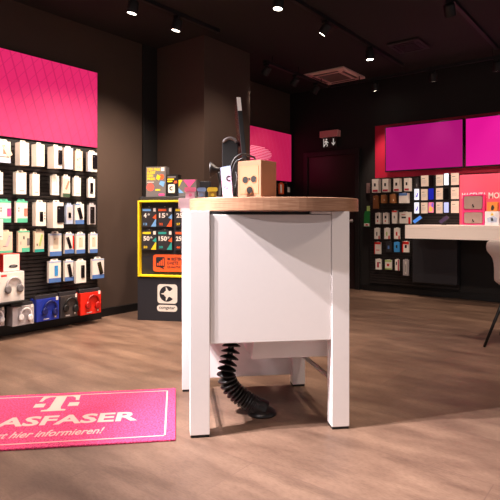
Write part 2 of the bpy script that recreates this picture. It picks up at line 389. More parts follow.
# lamps behind and above the photographer that light the counter and the floor
spot(-1.39, -1.1, TZ, (-1.35, 1.95, .5), 62, 'added fill spotlight behind the photographer aimed at the counter', NEUT, size=58)  # unseen lamp added as fill for the counter front
spot(-2.46, .55, TZ, (-1.45, 1.95, .5), 520, 'track spotlight left of the photographer aimed at the counter', NEUT, size=42, rad=.02)
spot(-2.46, .25, TZ, (-1.4, 1.9, .6), 350, 'track spotlight further left behind the photographer aimed at the counter', NEUT, size=42, rad=.02)
spot(-.2, 3.7, TZ, (-.9, 4.6, .5), 85, 'added unseen spotlight over the white shell chair', WARM, size=80)  # unseen lamp added to brighten the chair and desk front
spot(-3.48, 2.38, TZ, (-3.78, 3.35, .7), 62, 'added unseen spotlight aimed at the yellow-framed stand', NEUT, size=42)  # unseen lamp added to brighten the face of the stand
spot(-2.46, 1.4, TZ, (-2.3, 1.7, 0), 85, 'track spotlight over the magenta mat', NEUT, size=112)
spot(-.2, 2.3, TZ, (-.3, 2.6, 0), 58, 'track spotlight over the aisle right of the counter', WARM, size=80)
spot(-.2, .3, TZ, (-.6, .9, 0), 36, 'track spotlight over the photographer', WARM, size=80)
spot(-1.39, 2.9, TZ, (-2.1, 2.35, .9), 80, 'track spotlight above the back of the counter', WARM, size=80)

# ================================================================== LEFT WALL DISPLAY
BX = WALLX + .071                                    # face of the slat panels
yL0, yL1 = 1.2, on_left(98, 148, BX).y
zb = on_left(50, 143, BX).z                         # bottom of the magenta panel
PX = WALLX + .061
lp_y1 = on_left(98, 73, PX).y; lz1 = on_left(49, 59.5, PX).z; lz0 = on_left(49, 142.5, PX).z
lp = thing('light_box', 'large backlit magenta panel above the left pegboard', 'light box', (WALLX+.001, (yL0+lp_y1)/2, 0), R(90))
hl = (lp_y1-yL0)/2
MB().box((-hl, -.055, lz0), (hl, 0, lz1), M_blkm).build('frame', lp, .003)
MB().box((-hl+.008, -.060, lz0+.008), (hl-.008, -.054, lz1-.008), M_panel).build('printed_face', lp)

def slat_unit(label, loc, rz, x0, x1, z0, z1, hooks, base=None, shelf=None, pitch=.034):
    s = thing('slat_board', label, 'slat board', loc, rz)
    m = MB(); m.box((x0, -.03, z0), (x1, 0, z1), M_groove)
    n = int((z1-z0)/pitch)
    for k in range(n):
        zz = z0 + k*pitch; m.box((x0, -.045, zz+.006), (x1, -.028, zz+pitch-.004), M_slat)
    m.build('slat_panel', s)
    if base: MB().box(*base, M_blk).build('base_plinth', s, .004)
    if shelf: MB().box(*shelf, M_blk).build('shelf', s, .002)
    for (hx, hz, hl) in hooks:
        MB().tube([(hx, -.04, hz), (hx, -.0445-hl, hz)], .0035, M_chrome, 6).build('hook', s)
    return s

class Wall:
    """a display wall: places packs by the sight line to their corners, with a real stand-off from the board"""
    def __init__(s, left, plane): s.left = left; s.plane = plane; s.hooks = []
    def hit(s, px, py, off):
        return on_left(px, py, s.plane+off) if s.left else on_back(px, py, s.plane-off)
    def u(s, p): return p.y if s.left else p.x
LW = Wall(True, BX-.005); BW = Wall(False, BACKY-.0465)
def pack(W, name, label, cat, group, px0, px1, py0, py1, base, decals=(), kids=(), depth=.03, off=.075, tab=True, tilt=0.0, tabm=None):
    a = W.hit(px0, (py0+py1)/2, off-depth if W.left else off); b = W.hit(px1, (py0+py1)/2, off if W.left else off-depth); c0 = W.hit((px0+px1)/2, py1, off); c1 = W.hit((px0+px1)/2, py0, off)
    wd = abs(W.u(b)-W.u(a)); z0, z1 = c0.z, c1.z; ctr = (W.u(a)+W.u(b))/2
    loc = (b.x, ctr, z0) if W.left else (ctr, a.y, z0)
    rz = R(90) if W.left else 0
    t = thing(name, label, cat, loc, rz + tilt, group)
    ht = z1-z0; bh = ht*((.915 if W.left else .95) if tab else 1)
    m = MB(); m.box((-wd/2, 0, 0), (wd/2, depth, bh), base)
    for (u0, v0, u1, v1, mm) in decals:
        if isinstance(u0, str): continue
        m.box((-wd/2+u0*wd, -.0012, v0*bh), (-wd/2+u1*wd, .0005, v1*bh), mm)
    m.build('carton', t)
    if tab:
        tm = MB(); q = min(wd*(.25 if W.left else .16), .03); hgt = ht-bh
        tm.prism([(-q*1.3, bh-.001), (q*1.3, bh-.001), (q, ht), (-q, ht)], depth*.35, depth*.35+.003, tabm or base)
        tm.prism([(-q*.5, bh+hgt*.35), (q*.5, bh+hgt*.35), (q*.5, bh+hgt*.7), (-q*.5, bh+hgt*.7)], depth*.35-.0006, depth*.35, M_dgrey)
        tm.build('hang_tab', t)
        W.hooks.append((ctr, z0+bh+hgt*.55, off-depth*.35-.0055))
    for (kn, kl, u0, v0, u1, v1, mm, th, ang) in kids:
        k = MB(); cx = -wd/2+(u0+u1)/2*wd; cz = (v0+v1)/2*bh; hw = (u1-u0)*wd/2; hh = (v1-v0)*bh/2
        Mk = Matrix.Translation((cx, 0, cz)) @ Matrix.Rotation(R(ang), 4, 'Y')
        k.prism(rrect(-hw, -hh, hw, hh, min(hw, hh)*.25, 3), -th, .0, mm, Mk)
        k.prism(circ(-hw*.45, hh*.72, hw*.2, 8), -th-.0015, -th+.0005, M_dgrey if mm is not M_phone else M_grey, Mk)
        o = k.build(kn, t)
        if kl: o['label'] = kl
    return t
GC = 'packs on the left pegboard'
def bluepack(*a, **k): pass
band = lambda m, h=.26: (0, 0, 1, h, m)
scr = lambda m, u0, v0, u1, v1: (u0, v0, u1, v1, m)
smalltxt = (.35, .14, .8, .17, M_grey)
case = lambda u0, v0, u1, v1, m=M_phone, th=.008, a=0, l=None: ('phone_case', l, u0, v0, u1, v1, m, th, a)
N = 'phone_case_pack'; C = 'phone case pack'
# top row
pack(LW, N, 'cream pack with a slanted picture and blue-grey foot, cut by left edge in top row', C, GC, -5, 10.5, 139, 162.5, M_card, [(0, 0, 1, .18, M_lblue), (.2, .25, .9, .3, M_grey), (.45, .4, .7, .62, M_skin)], [case(.55, .3, .95, .92, M_cream, .004, -28)])
pack(LW, 'charger_box', 'tall plain white box, first from left of the plain boxes in top row', 'charger box', GC, 15, 29, 140, 165, M_card, [smalltxt, (.62, .3, .66, .92, M_cream)], depth=.085, off=.13)
pack(LW, 'charger_box', 'tall plain white box, second from left of the plain boxes in top row', 'charger box', GC, 31.5, 44.5, 142, 166, M_card, [smalltxt], depth=.085, off=.13)
pack(LW, N, 'thick white box with a black phone case on its right, top row', C, GC, 47.5, 62, 144, 168, M_card, [smalltxt], [case(.5, .18, .98, .84, M_phone, .006, 0, 'dark phone case')], depth=.11, off=.15)
pack(LW, N, 'plain white pack with pale blue foot, in top row beside a cream pack', C, GC, 62.5, 73, 146, 169, M_card, [(0, 0, 1, .22, M_lblue), (0, .9, 1, 1, M_lblue)])
pack(LW, 'cable_pack', 'cream pack with a small cable drawing, in top row right of the pale blue pack', 'cable pack', GC, 73.5, 82.5, 149, 170.5, M_cream, [(.25, .5, .4, .6, M_grey), (.55, .6, .75, .64, M_grey), (.3, .15, .36, .2, M_dgrey), (.6, .15, .66, .2, M_dgrey)])
pack(LW, N, 'white and pale blue pack with black phone case, rightmost in the top row', C, GC, 86, 97, 150.5, 171.5, M_card, [(0, 0, .35, .12, M_lblue), (0, .1, .1, 1, M_lblue)], [case(.5, .15, .98, .88, M_phone, .006)])
# second row
pack(LW, N, 'plain white pack cut by left edge in second row', C, GC, -8, 3, 170, 194, M_card, [smalltxt])
pack(LW, N, 'wide plain white pack, second row, under first plain white box', C, GC, 13, 26.3, 170, 194, M_card, [smalltxt, (.55, .4, .58, .9, M_cream)], depth=.05, off=.09)
pack(LW, N, 'narrow plain white pack, second row, under second plain white box', C, GC, 29.5, 39.5, 172, 195.5, M_card, [smalltxt], depth=.05, off=.09)
pack(LW, N, 'slim plain white pack in second row, just left of the pack with a rose picture', C, GC, 50, 59, 174, 195, M_card, [smalltxt, (.6, .45, .64, .85, M_cream)])
pack(LW, N, 'white pack with a rose-coloured picture and dark green foot in second row', C, GC, 61, 70, 174.5, 197, M_card, [(0, 0, 1, .18, mat('bottle green print', (60, 84, 62), .5)), (.08, .2, .92, .9, M_cream)], [case(.5, .35, .75, .8, M_skin, .004, 22)])
pack(LW, N, 'slim plain white pack in second row, just right of the pack with a rose picture', C, GC, 72, 80.8, 176, 196, M_card, [smalltxt])
pack(LW, N, 'white pack with a dark window, last at the right of second row', C, GC, 86.5, 95, 177, 197.5, M_card, [(.28, .2, .72, .78, M_phone), (.45, .2, .62, .3, M_card)])
# third row
for nm, lb, a, b in (('screen_protector_pack', 'mint and white pack cut by left edge in third row', -4, 11), ('screen_protector_pack', 'mint and white pack, second from left in third row', 14.3, 27.5)):
    pack(LW, nm, lb, 'screen protector pack', GC, a, b, 199, 222.5, M_card, [(.1, 0, 1, .2, M_mint), (0, .92, 1, 1, M_mint), (.2, .5, .28, .58, M_dgrey), (.2, .62, .28, .7, M_dgrey)], [('phone_picture', None, .7, .3, .98, .66, M_pink if a < 0 else M_skin, .003, 0)], tabm=M_mint)
pack(LW, 'charger_box', 'white box with a black and red square picture in third row', 'charger box', GC, 32.2, 46, 200, 226, M_card, [(.38, .18, .72, .6, M_blk), (.46, .24, .68, .5, M_red), (.84, .4, .92, .46, M_red), (.84, .52, .92, .58, M_dgrey), (.84, .28, .92, .34, M_dgrey)], depth=.06, off=.1)
pack(LW, N, 'thick white box with a big black phone case in third row', C, GC, 47, 63.5, 200, 228, M_card, [], [case(.38, .2, .97, .86, M_phone, .006)], depth=.1, off=.14)
pack(LW, N, 'clear pale blue pack in third row, between two packs with black cases', C, GC, 64.5, 73, 203, 224, M_lblue, [(.1, .2, .9, .9, M_lgrey), (.3, .3, .7, .6, M_card)])
pack(LW, N, 'white pack with slanted black case and blue foot in third row', C, GC, 73.5, 84, 202, 224, M_card, [(0, 0, 1, .2, M_blue), (0, .93, .5, 1, M_blue)], [case(.34, .25, .72, .82, M_phone, .006, -16)])
pack(LW, N, 'dark phone case in a clear sleeve, last at the right of third row', C, GC, 87, 95.5, 203, 224.5, M_lgrey, [], [case(.2, .06, .8, .9, M_phone, .008)])
# fourth row
pack(LW, 'screen_protector_pack', 'cream and mint pack cut by left edge in fourth row', 'screen protector pack', GC, -3, 12.5, 230, 253, M_cream, [(0, 0, 1, .12, M_mint), (.3, .3, .6, .34, M_grey)], [case(.6, .3, .8, .85, M_lgrey, .003, 20)])
pack(LW, 'screen_protector_pack', 'cream pack with mint top and foot, second from left in fourth row', 'screen protector pack', GC, 16.5, 29.5, 229, 252, M_cream, [(.3, 0, 1, .2, M_mint), (0, .93, 1, 1, M_mint), (.2, .35, .25, .5, M_grey), (.45, .6, .55, .75, M_dgrey)], [('phone_picture', None, .78, .3, .98, .65, M_grey, .003, 0)])
pack(LW, 'screen_protector_pack', 'cream pack with dark green foot in fourth row, left of the blue and white packs', 'screen protector pack', GC, 33, 44, 229, 252, M_cream, [(0, 0, 1, .14, M_teal), (.2, .3, .3, .4, M_dgrey)], [case(.55, .28, .75, .85, M_lime, .003, 14)])
def bw(label, a, b, c, d_, kids=(), ex=()):
    pack(LW, N, label, C, GC, a, b, c, d_, M_card, [(0, 0, 1, .2, M_blue), (0, .92, 1, 1, M_lblue)] + list(ex), kids)
ring = [('outline_picture', None, .3, .32, .72, .82, M_cream, .002, 0)]
bw('white pack with blue foot, first of the blue-footed packs in fourth row', 48, 61.5, 231.5, 256, ring)
bw('blue-footed white pack with slanted black and red case in fourth row', 63, 74, 232, 253.5, [case(.3, .25, .6, .85, M_phone, .006, -18)], [(.85, .22, 1, .9, M_red)])
bw('blue-footed plain white pack in fourth row, right of the black and red case', 74.6, 85, 232, 253.5, ring)
bw('blue-footed plain white pack, last at the right of fourth row', 88, 97.5, 232, 253, ring)
# fifth row
bw('blue-footed white pack with a sky blue phone picture in fifth row', 47, 61, 259, 282.5, [case(.46, .3, .74, .78, M_sky, .003)])
bw('blue-footed white pack with slanted black case in fifth row, partly behind a plain white one', 63, 73.5, 259, 281, [case(.38, .2, .74, .84, M_phone, .006, -12)])
pack(LW, N, 'plain white pack with upright black case in front of a blue-footed one, fifth row', C, GC, 74, 86, 259, 283, M_card, [], [case(.5, .22, .84, .8, M_phone, .006)], off=.115)
bw('blue-footed white pack with slanted black case, last at the right of fifth row', 90.5, 104, 257, 278.5, [case(.52, .2, .82, .84, M_phone, .006, -16)])
# boxes at the left edge
pack(LW, 'charger_box', 'white box standing proud at the left edge between third and fourth row', 'charger box', GC, -9, 3, 217, 240, M_card, [smalltxt], depth=.08, off=.2)
sh_z = on_left(10, 302, BX+.22).z
def boxed(label, px0, px1, py0, z0, front, sides, off, deco, name, cat):
    a = on_left(px0, 280, BX+off); b = on_left(px1, 280, BX+off); z1 = on_left((px0+px1)/2, py0, BX+off).z
    wd = b.y-a.y
    t = thing(name, label, cat, (BX+off, (a.y+b.y)/2, z0+.0006), R(90), GC)
    m = MB(); m.box((-wd/2, 0.002, 0), (wd/2, off-.02, z1-z0), sides); m.box((-wd/2+.004, 0, .004), (wd/2-.004, .003, z1-z0-.004), front)
    m.build('carton', t, .002); deco(t, wd, z1-z0); return z1
def headphones(t, cx, cz, s, m, m2, y=0.0, tilt=0.0):
    Mk = Matrix.Translation((cx, y, cz)) @ Matrix.Rotation(R(tilt), 4, 'Y')
    arc = [(s*.42*math.cos(R(a)), -.012, s*.08 + s*.46*math.sin(R(a))) for a in range(-10, 191, 10)]
    MB().tube(arc, s*.065, m, 8, Mk).build('headband', t)
    for sx in (-1, 1):
        Mc = Mk @ Matrix.Translation((sx*s*.36, -.012, -s*.12)) @ Matrix.Rotation(R(90), 4, 'X') @ Matrix.Scale(1.25, 4, (0, 1, 0))
        MB().lathe([(s*.10, -.010), (s*.19, -.008), (s*.2, .006), (s*.15, .014), (s*.06, .010)], m2, 16, Mc).build('ear_cup', t)
def deco_hp(t, wd, ht):
    headphones(t, wd*.06, ht*.5, wd*.66, M_lgrey, M_grey)
    m = MB(); m.box((-wd*.42, -.001, ht*.86), (-wd*.2, .001, ht*.92), M_red); m.build('printed_mark', t)
def deco_watch(t, wd, ht):
    m = MB(); m.prism([(.1*wd+.26*wd*math.cos(a/10*math.pi), .3*ht+.09*ht*math.sin(a/10*math.pi)) for a in range(20)], -.002, .002, M_phone)
    m.prism([(.1*wd+.17*wd*math.cos(a/10*math.pi), .31*ht+.05*ht*math.sin(a/10*math.pi)) for a in range(20)], -.003, .001, M_grey)
    m.build('printed_picture', t)
z1 = boxed('large white headphone box with grey headphones at left edge on a small shelf', -1, 24.5, 272, sh_z, M_card, M_lgrey, .22, deco_hp, 'headphone_box', 'headphone box')
boxed('white-fronted red box with a black oval picture, on top of the white headphone box', 3, 20, 254, z1, M_card, M_red, .19, deco_watch, 'gadget_box', 'gadget box')
# bottom row: headphone packs
def hp_pack(label, a, b, c, d_, base, hm, cm, side, tiltp=0):
    W = LW; off = .19
    A = W.hit(a, 310, off); B = W.hit(b, 310, off); z0 = W.hit((a+b)/2, d_, off).z; z1 = W.hit((a+b)/2, c, off).z
    wd = B.y-A.y; ht = z1-z0
    t = thing('headphone_pack', label, 'headphone pack', (A.x, (A.y+B.y)/2, z0), R(90)+R(tiltp), 'headphone packs along the bottom of the left pegboard')
    m = MB(); m.box((-wd/2, 0, 0), (wd/2, .10, ht*.86), base)
    m.box((-wd/2, .02, ht*.86), (wd/2, .05, ht), M_dgrey)
    m.box((-wd*.5, -.001, 0), (-wd*.26, .001, ht*.8), side)
    m.box((-wd*.2, -.001, ht*.05), (wd*.05, .001, ht*.09), M_lgrey)
    m.box((wd*.3, -.001, ht*.08), (wd*.38, .001, ht*.16), M_card)
    m.build('carton', t, .003)
    p = MB(); p.box((wd*.36, -.002, ht*.76), (wd*.46, .001, ht*.9), M_card); p.build('price_tag', t)
    headphones(t, wd*.08, ht*.42, ht*.62, hm, cm, 0, 8)
    W.hooks.append(((A.y+B.y)/2, z1-.012, off-.0515))
M_bdark = mat('dark headphone card', (70, 62, 60), .4); M_bred = mat('bright red card', (226, 40, 24), .35); M_bred2 = mat('dark red plastic', (170, 20, 14), .35)
M_bsil = mat('silver card', (176, 168, 170), .35); M_bwht = mat('white plastic', (236, 230, 230), .35); M_bnavy = mat('navy plastic', (16, 26, 92), .35)
hp_pack('silver headphone pack cut by left edge in bottom row', -14, 4.5, 306, 327, M_bsil, M_bwht, M_lgrey, M_lgrey)
hp_pack('silver pack with white headphones in bottom row, under the white headphone box', 12.5, 34, 303, 325, M_bsil, M_bwht, M_bwht, M_lgrey)
hp_pack('blue headphone pack in bottom row', 36.5, 59, 295, 320.5, M_dblue, M_bnavy, M_bnavy, M_dblue)
hp_pack('dark grey headphone pack in bottom row, between the blue and red packs', 60.5, 77.5, 292, 317, M_bdark, M_blk, M_blk, M_dgrey)
hp_pack('bright red headphone pack in bottom row', 80.5, 101, 289, 314, M_bred, M_bred2, M_bred2, M_bred)
cy = (yL0+yL1)/2
slat_unit('black slatted pegboard on the left wall full of phone cases', (WALLX+.021, cy, 0), R(90), yL0-cy, yL1-cy, .22, zb-.005,
          [(u-cy, z, l) for u, z, l in LW.hooks], base=((yL0-cy, -.07, 0), (yL1-cy+.03, 0, .22)),
          shelf=((on_left(-4, 302, BX+.22).y-cy, -.05-.24, sh_z-.012), (on_left(27, 302, BX+.22).y-cy, -.04, sh_z)))

# far panel on the same wall behind the column
fp0, fp1 = on_left(243, 120, PX).y, on_left(291.5, 134, PX).y
fz1 = on_left(270, 129.5, PX).z; fz0 = on_left(280, 181, PX).z
fpn = thing('light_box', 'smaller backlit magenta panel behind the column, with a round line logo', 'light box', (WALLX+.001, (fp0+fp1)/2, 0), R(90))
hf = (fp1-fp0)/2
MB().box((-hf, -.055, fz0), (hf, 0, fz1), M_blkm).build('frame', fpn, .003)
MB().box((-hf+.006, -.06, fz0+.006), (hf-.006, -.054, fz1-.006), M_panel2).build('printed_face', fpn)
lg = MB(); M_logo = mat('pale pink print', (255, 150, 180), .6, emit=.5, ecol=(255, 130, 165))
ctr = on_left(258, 153, PX); cu = ctr.y-(fp0+fp1)/2
for k in range(9):
    f = (k-4)/4.6; hwid = .34*math.sqrt(max(0, 1-f*f)); lg.box((cu-hwid, -.0615, ctr.z+f*.10-.005), (cu+hwid*.96, -.0595, ctr.z+f*.10+.005), M_logo)
lg.build('line_logo', fpn)
FW = Wall(True, WALLX+.046)
pack(FW, N, 'orange and white pack on the far pegboard, just right of the cardboard box', C, 'packs on the far pegboard', 278.5, 284, 182.5, 194, M_orange, [(0, .1, .45, .9, M_card)])
pack(FW, N, 'black pack with white window on the far pegboard, right of the orange pack', C, 'packs on the far pegboard', 285, 290.5, 182.5, 195, M_blk, [(.2, .25, .8, .7, M_card)])
cf = (fp0+fp1)/2
slat_unit('black slatted pegboard under the far magenta panel, mostly behind the counter', (WALLX+.001, cf, 0), R(90), -hf, hf, .22, fz0-.01, [(u-cf, z, l) for u, z, l in FW.hooks], base=((-hf, -.07, 0), (hf, 0, .22)))

# ================================================================== BACK WALL: SCREENS AND DISPLAY
rx0 = on_back(375, 150, BACKY-.03).x
rz1 = on_back(440, 118.5, BACKY-.03).z; rz0 = on_back(440, 175, BACKY-.03).z
tag(MB().box((rx0, BACKY-.0295, rz0), (1.6, BACKY-.0012, rz1), M_dred).build('backing_panel', None, .003), 'long crimson wall panel behind the two screens', 'wall panel')
def screen(label, px0, px1, py_t, py_b, pxm, m):
    Y = BACKY-.09
    a, b = on_back(px0, 150, Y).x, on_back(px1, 150, Y).x; z1 = on_back(pxm, py_t, Y).z; z0 = on_back(pxm, py_b, Y).z
    t = thing('wall_screen', label, 'screen', ((a+b)/2, BACKY-.0305, 0), 0, 'screens on the back wall')
    hw = (b-a)/2
    MB().box((-hw, -.06, z0), (hw, -.015, z1), M_blk).build('bezel', t, .003)
    MB().box((-hw+.012, -.062, z0+.014), (hw-.012, -.059, z1-.012), m).build('display', t)
    MB().box((-hw*.4, -.016, z0+.1), (hw*.4, 0, z1-.1), M_blkm).build('wall_mount', t)
    return b-a, b
wS, bS = screen('dimmer magenta screen, left one of the pair on the back wall', 385, 463.5, 122.8, 169.8, 424, M_scrA)
dS = on_back(465, 150, BACKY-.09).x
Y = BACKY-.09
z1s = on_back(424, 122.8, Y).z; z0s = on_back(424, 169.8, Y).z
t = thing('wall_screen', 'brighter magenta screen cut by right edge of the photo', 'screen', (dS+wS/2, BACKY-.0305, 0), 0, 'screens on the back wall')
MB().box((-wS/2, -.06, z0s), (wS/2, -.015, z1s), M_blk).build('bezel', t, .003)
MB().box((-wS/2+.012, -.062, z0s+.014), (wS/2-.012, -.059, z1s-.012), M_scrB).build('display', t)
MB().box((-wS*.2, -.016, z0s+.1), (wS*.2, 0, z1s-.1), M_blkm).build('wall_mount', t)

GB = 'packs on the back wall pegboard'
def bp(name, label, cat, a, b, c, d_, base, dec=(), kids=(), depth=.03, off=.06, tab=True, tilt=0): pack(BW, name, label, cat, GB, a, b, c, d_, base, dec, kids, depth, off, tab, tilt)
camdots = [(.32, .45, .62, .68, M_blk), (.1, .06, .9, .2, M_dred)]
# first row: camera boxes
for a, b, c, d_, lb in ((372, 381, 179, 192.5, 'white camera box with red foot, first from left in top row of the back pegboard'), (382.3, 391, 178.8, 192, 'white camera box with red foot, second from left in top row of the back pegboard'),
                        (393.5, 402, 178.4, 191.5, 'white camera box with red foot, third from left in top row of the back pegboard'), (404, 412, 178, 191, 'white camera box with red foot, fourth from left in top row of the back pegboard')):
    bp('camera_box', lb, 'camera box', a, b, c, d_, M_card, camdots, depth=.09, off=.11, tab=False)
bp('cable_pack', 'small dark pack in top row of the back pegboard, right of the white camera boxes', 'cable pack', 415.5, 418.8, 177.5, 187.5, M_dgrey, [(.3, .1, .7, .4, M_grey)])
# second row
bp('watch_strap_box', 'tall brown box, first from left in second row of the back pegboard', 'small box', 373, 379.3, 195, 208.5, M_brown, [(.2, .7, .4, .8, M_cream)], depth=.05)
bp('watch_strap_box', 'square brown box, second from left in second row of the back pegboard', 'small box', 381, 387.5, 194.5, 203, M_brown, [(.55, .25, .75, .5, M_cream)], depth=.05)
bp('watch_strap_box', 'slightly tilted brown box, third from left in second row of the back pegboard', 'small box', 389.7, 397, 193.8, 203, M_brown, [(.55, .2, .75, .45, M_cream)], depth=.05)
bp('router_box', 'wide white box with blue top in second row of the back pegboard', 'box', 399, 409.7, 192.5, 203, M_card, [(0, .75, 1, 1, M_blue)], depth=.09, off=.11)
# third row
for a, b, lb in ((375.3, 381.8, 'white pack with round black camera, first in third row of the back pegboard'), (383, 389.7, 'white pack with round black camera, second in third row of the back pegboard')):
    bp('camera_pack', lb, 'camera pack', a, b, 212.3, 224, M_card, [(.3, .5, .65, .74, M_blk), (.35, .2, .55, .34, M_red)], depth=.05)
bp('camera_pack', 'white pack with red top in third row of the back pegboard', 'camera pack', 392, 398.3, 210, 223.5, M_card, [(0, .88, 1, 1, M_red), (.35, .4, .6, .6, M_grey)], depth=.05)
bp('router_box', 'wide white box with red side in third row of the back pegboard', 'box', 399.4, 411.8, 211.5, 223.5, M_card, [(.82, 0, 1, .55, M_red), (.2, .45, .6, .6, M_dgrey), (.2, .75, .55, .8, M_red)], depth=.05)
# fourth row
for a, b, lb, mm in ((374.3, 380.5, 'white pack with grey picture, first in fourth row of the back pegboard', M_grey), (384.2, 390.5, 'white pack with pale green picture, second in fourth row of the back pegboard', M_lime), (394, 400.5, 'white pack with red picture, third in fourth row of the back pegboard', M_red)):
    bp('camera_pack', lb, 'camera pack', a, b, 227.5, 239, M_card, [(.35, .3, .6, .65, mm), (.8, 0, 1, .3, M_red)])
# fifth row
bp('cable_pack', 'red-topped white pack, first from left in fifth row of the back pegboard', 'cable pack', 374.3, 381.6, 241.5, 254, M_card, [(0, .82, 1, 1, M_red), (0, 0, .12, 1, M_red), (.3, .3, .8, .36, M_red)])
bp('cable_pack', 'black pack with small grey ring in fifth row of the back pegboard', 'cable pack', 385.8, 392.3, 241, 252, M_dgrey, [(.35, .3, .65, .6, M_blue)])
bp('cable_pack', 'bright blue pack in fifth row of the back pegboard', 'cable pack', 394, 400, 241.5, 252, M_sky, [(.35, .4, .65, .7, M_blk)])
bp('camera_pack', 'red and white pack with round black camera in fifth row of the back pegboard', 'camera pack', 402, 409.7, 241, 252.3, M_card, [(0, .75, 1, 1, M_red), (.4, .4, .7, .68, M_blk), (0, 0, .2, 1, M_red)])
# sixth row
bp('cable_pack', 'white and dark red pack, first from left in bottom row of the back pegboard', 'cable pack', 375.5, 382, 258.5, 269.5, M_card, [(.3, .2, .6, .7, M_dred), (.6, .6, .9, .7, M_dgrey)])
bp('cable_pack', 'white and green pack with red dot in bottom row of the back pegboard', 'cable pack', 385, 392.3, 259.5, 269.5, M_card, [(0, .8, 1, 1, M_lime), (0, 0, 1, .15, M_lime), (.3, .35, .65, .6, M_red)])
bp('cable_pack', 'narrow white and red pack in bottom row of the back pegboard', 'cable pack', 395, 399.8, 259, 270.5, M_card, [(.7, 0, 1, 1, M_dred), (.2, .5, .5, .8, M_dgrey)])
bp('cable_pack', 'long grey and white pack, last in bottom row of the back pegboard', 'cable pack', 403, 409.8, 259, 275.5, M_lgrey, [(.3, .1, .6, .9, M_card), (.4, .2, .5, .7, M_grey)])
# demo phones: a spec card left, a phone right of it
GP = 'demo phones and cards on the back wall'
def fcard(label, a, b, c, d_):
    pack(BW, 'spec_card', label, 'spec card', 'cards beside the demo phones', a, b, c, d_, mat('rose white card', (244, 228, 214), .5), [(.15, .7, .55, .74, M_grey), (.15, .5, .8, .53, M_lgrey), (.15, .4, .8, .43, M_lgrey), (.15, .3, .7, .33, M_lgrey)], depth=.012, off=.03, tab=False)
def phone(label, a, b, c, d_, scr_m, deco=()):
    off = .035
    A = BW.hit(a, (c+d_)/2, off); B = BW.hit(b, (c+d_)/2, off); z0 = BW.hit((a+b)/2, d_, off).z; z1 = BW.hit((a+b)/2, c, off).z
    wd = B.x-A.x; ht = z1-z0
    t = thing('demo_phone', label, 'phone', ((A.x+B.x)/2, A.y, z0), 0, 'demo phones on the back wall')
    MB().prism(rrect(-wd/2, 0, wd/2, ht, wd*.1, 3), 0, .010, M_blk).build('phone_body', t)
    s = MB(); s.prism(rrect(-wd/2+.004, .005, wd/2-.004, ht-.005, wd*.08, 3), -.001, .001, scr_m)
    for (pts, mm) in deco: s.prism([(x*wd, z*ht) for x, z in pts], -.0016, -.0008, mm)
    s.build('phone_screen', t)
    MB().box((-wd*.2, .0095, ht*.4), (wd*.2, off-.0006, ht*.6), M_blkm).build('holder', t)
M_sw = mat('white phone screen', (200, 205, 215), .2, emit=.85, ecol=(235, 238, 250)); M_sl = mat('lavender phone screen', (150, 160, 210), .2, emit=.7, ecol=(190, 200, 250))
M_sb = mat('blue phone screen', (20, 30, 140), .2, emit=.5, ecol=(24, 36, 180)); M_sm = mat('violet stroke', (110, 90, 200), .3, emit=.4, ecol=(110, 90, 210)); M_sk = mat('black phone screen', (12, 10, 12), .15)
M_sp = mat('rose phone screen', (220, 120, 150), .2, emit=.6, ecol=(226, 120, 160)); M_so = mat('orange glow', (240, 170, 80), .3, emit=.6, ecol=(240, 170, 80))
sq = [([(-.25, .3), (.1, .25), (.28, .55), (.05, .7), (.1, .5)], M_sm)]
fcard('cream spec card, top row, left of a black phone', 421, 428.6, 175.5, 186.3); phone('black demo phone in top row of the phone wall', 429, 434, 175, 187, M_sk)
fcard('cream spec card, top row, left of a glowing white phone', 436, 443.3, 174.8, 185.8); phone('glowing white demo phone in top row of the phone wall', 443.8, 449, 173, 185.5, M_sw)
fcard('cream spec card, top row, next to the pink board', 451, 459, 173, 185)
phone('glowing white demo phone at the left end of middle row', 414, 419.4, 188.5, 200.3, M_sw, sq)
fcard('cream spec card, middle row, left of the blue phone', 421, 427.8, 189, 200.2); phone('blue demo phone in middle row of the phone wall', 428.2, 434, 188, 200, M_sb)
fcard('cream spec card, middle row, left of a black phone', 436, 443, 188, 199.5); phone('black demo phone in middle row of the phone wall', 443.8, 449, 188, 200, M_sk)
fcard('cream spec card, middle row, next to the pink board', 451, 459, 187.5, 199)
phone('glowing white demo phone at the left end of bottom row', 414, 419.4, 202, 213.8, M_sw, sq)
fcard('cream spec card, bottom row, left of the multicoloured phone', 421, 427.8, 202.5, 213.3); phone('multicoloured demo phone in bottom row of the phone wall', 428.2, 434, 202, 213, M_sp, [([(-.4, .2), (.1, .1), (.3, .4), (-.2, .7)], M_so), ([(.0, .6), (.4, .5), (.4, .95), (.1, .9)], M_sm)])
fcard('cream spec card, bottom row, left of the lavender phone', 436, 442.8, 202, 213.3); phone('glowing lavender demo phone in bottom row of the phone wall', 443.6, 449, 202, 213, M_sl)
fcard('cream spec card, bottom row, next to the pink board', 451, 459, 201, 213)
bx0, bx1 = on_back(371.4, 200, BACKY).x, on_back(459.3, 200, BACKY-.05).x
slat_unit('black slatted pegboard on the back wall with camera boxes and phones', (0, BACKY-.001, 0), 0, bx0, bx1, on_back(400, 285, BACKY).z, min(on_back(415, 175.5, BACKY-.04).z, rz0-.001), BW.hooks)
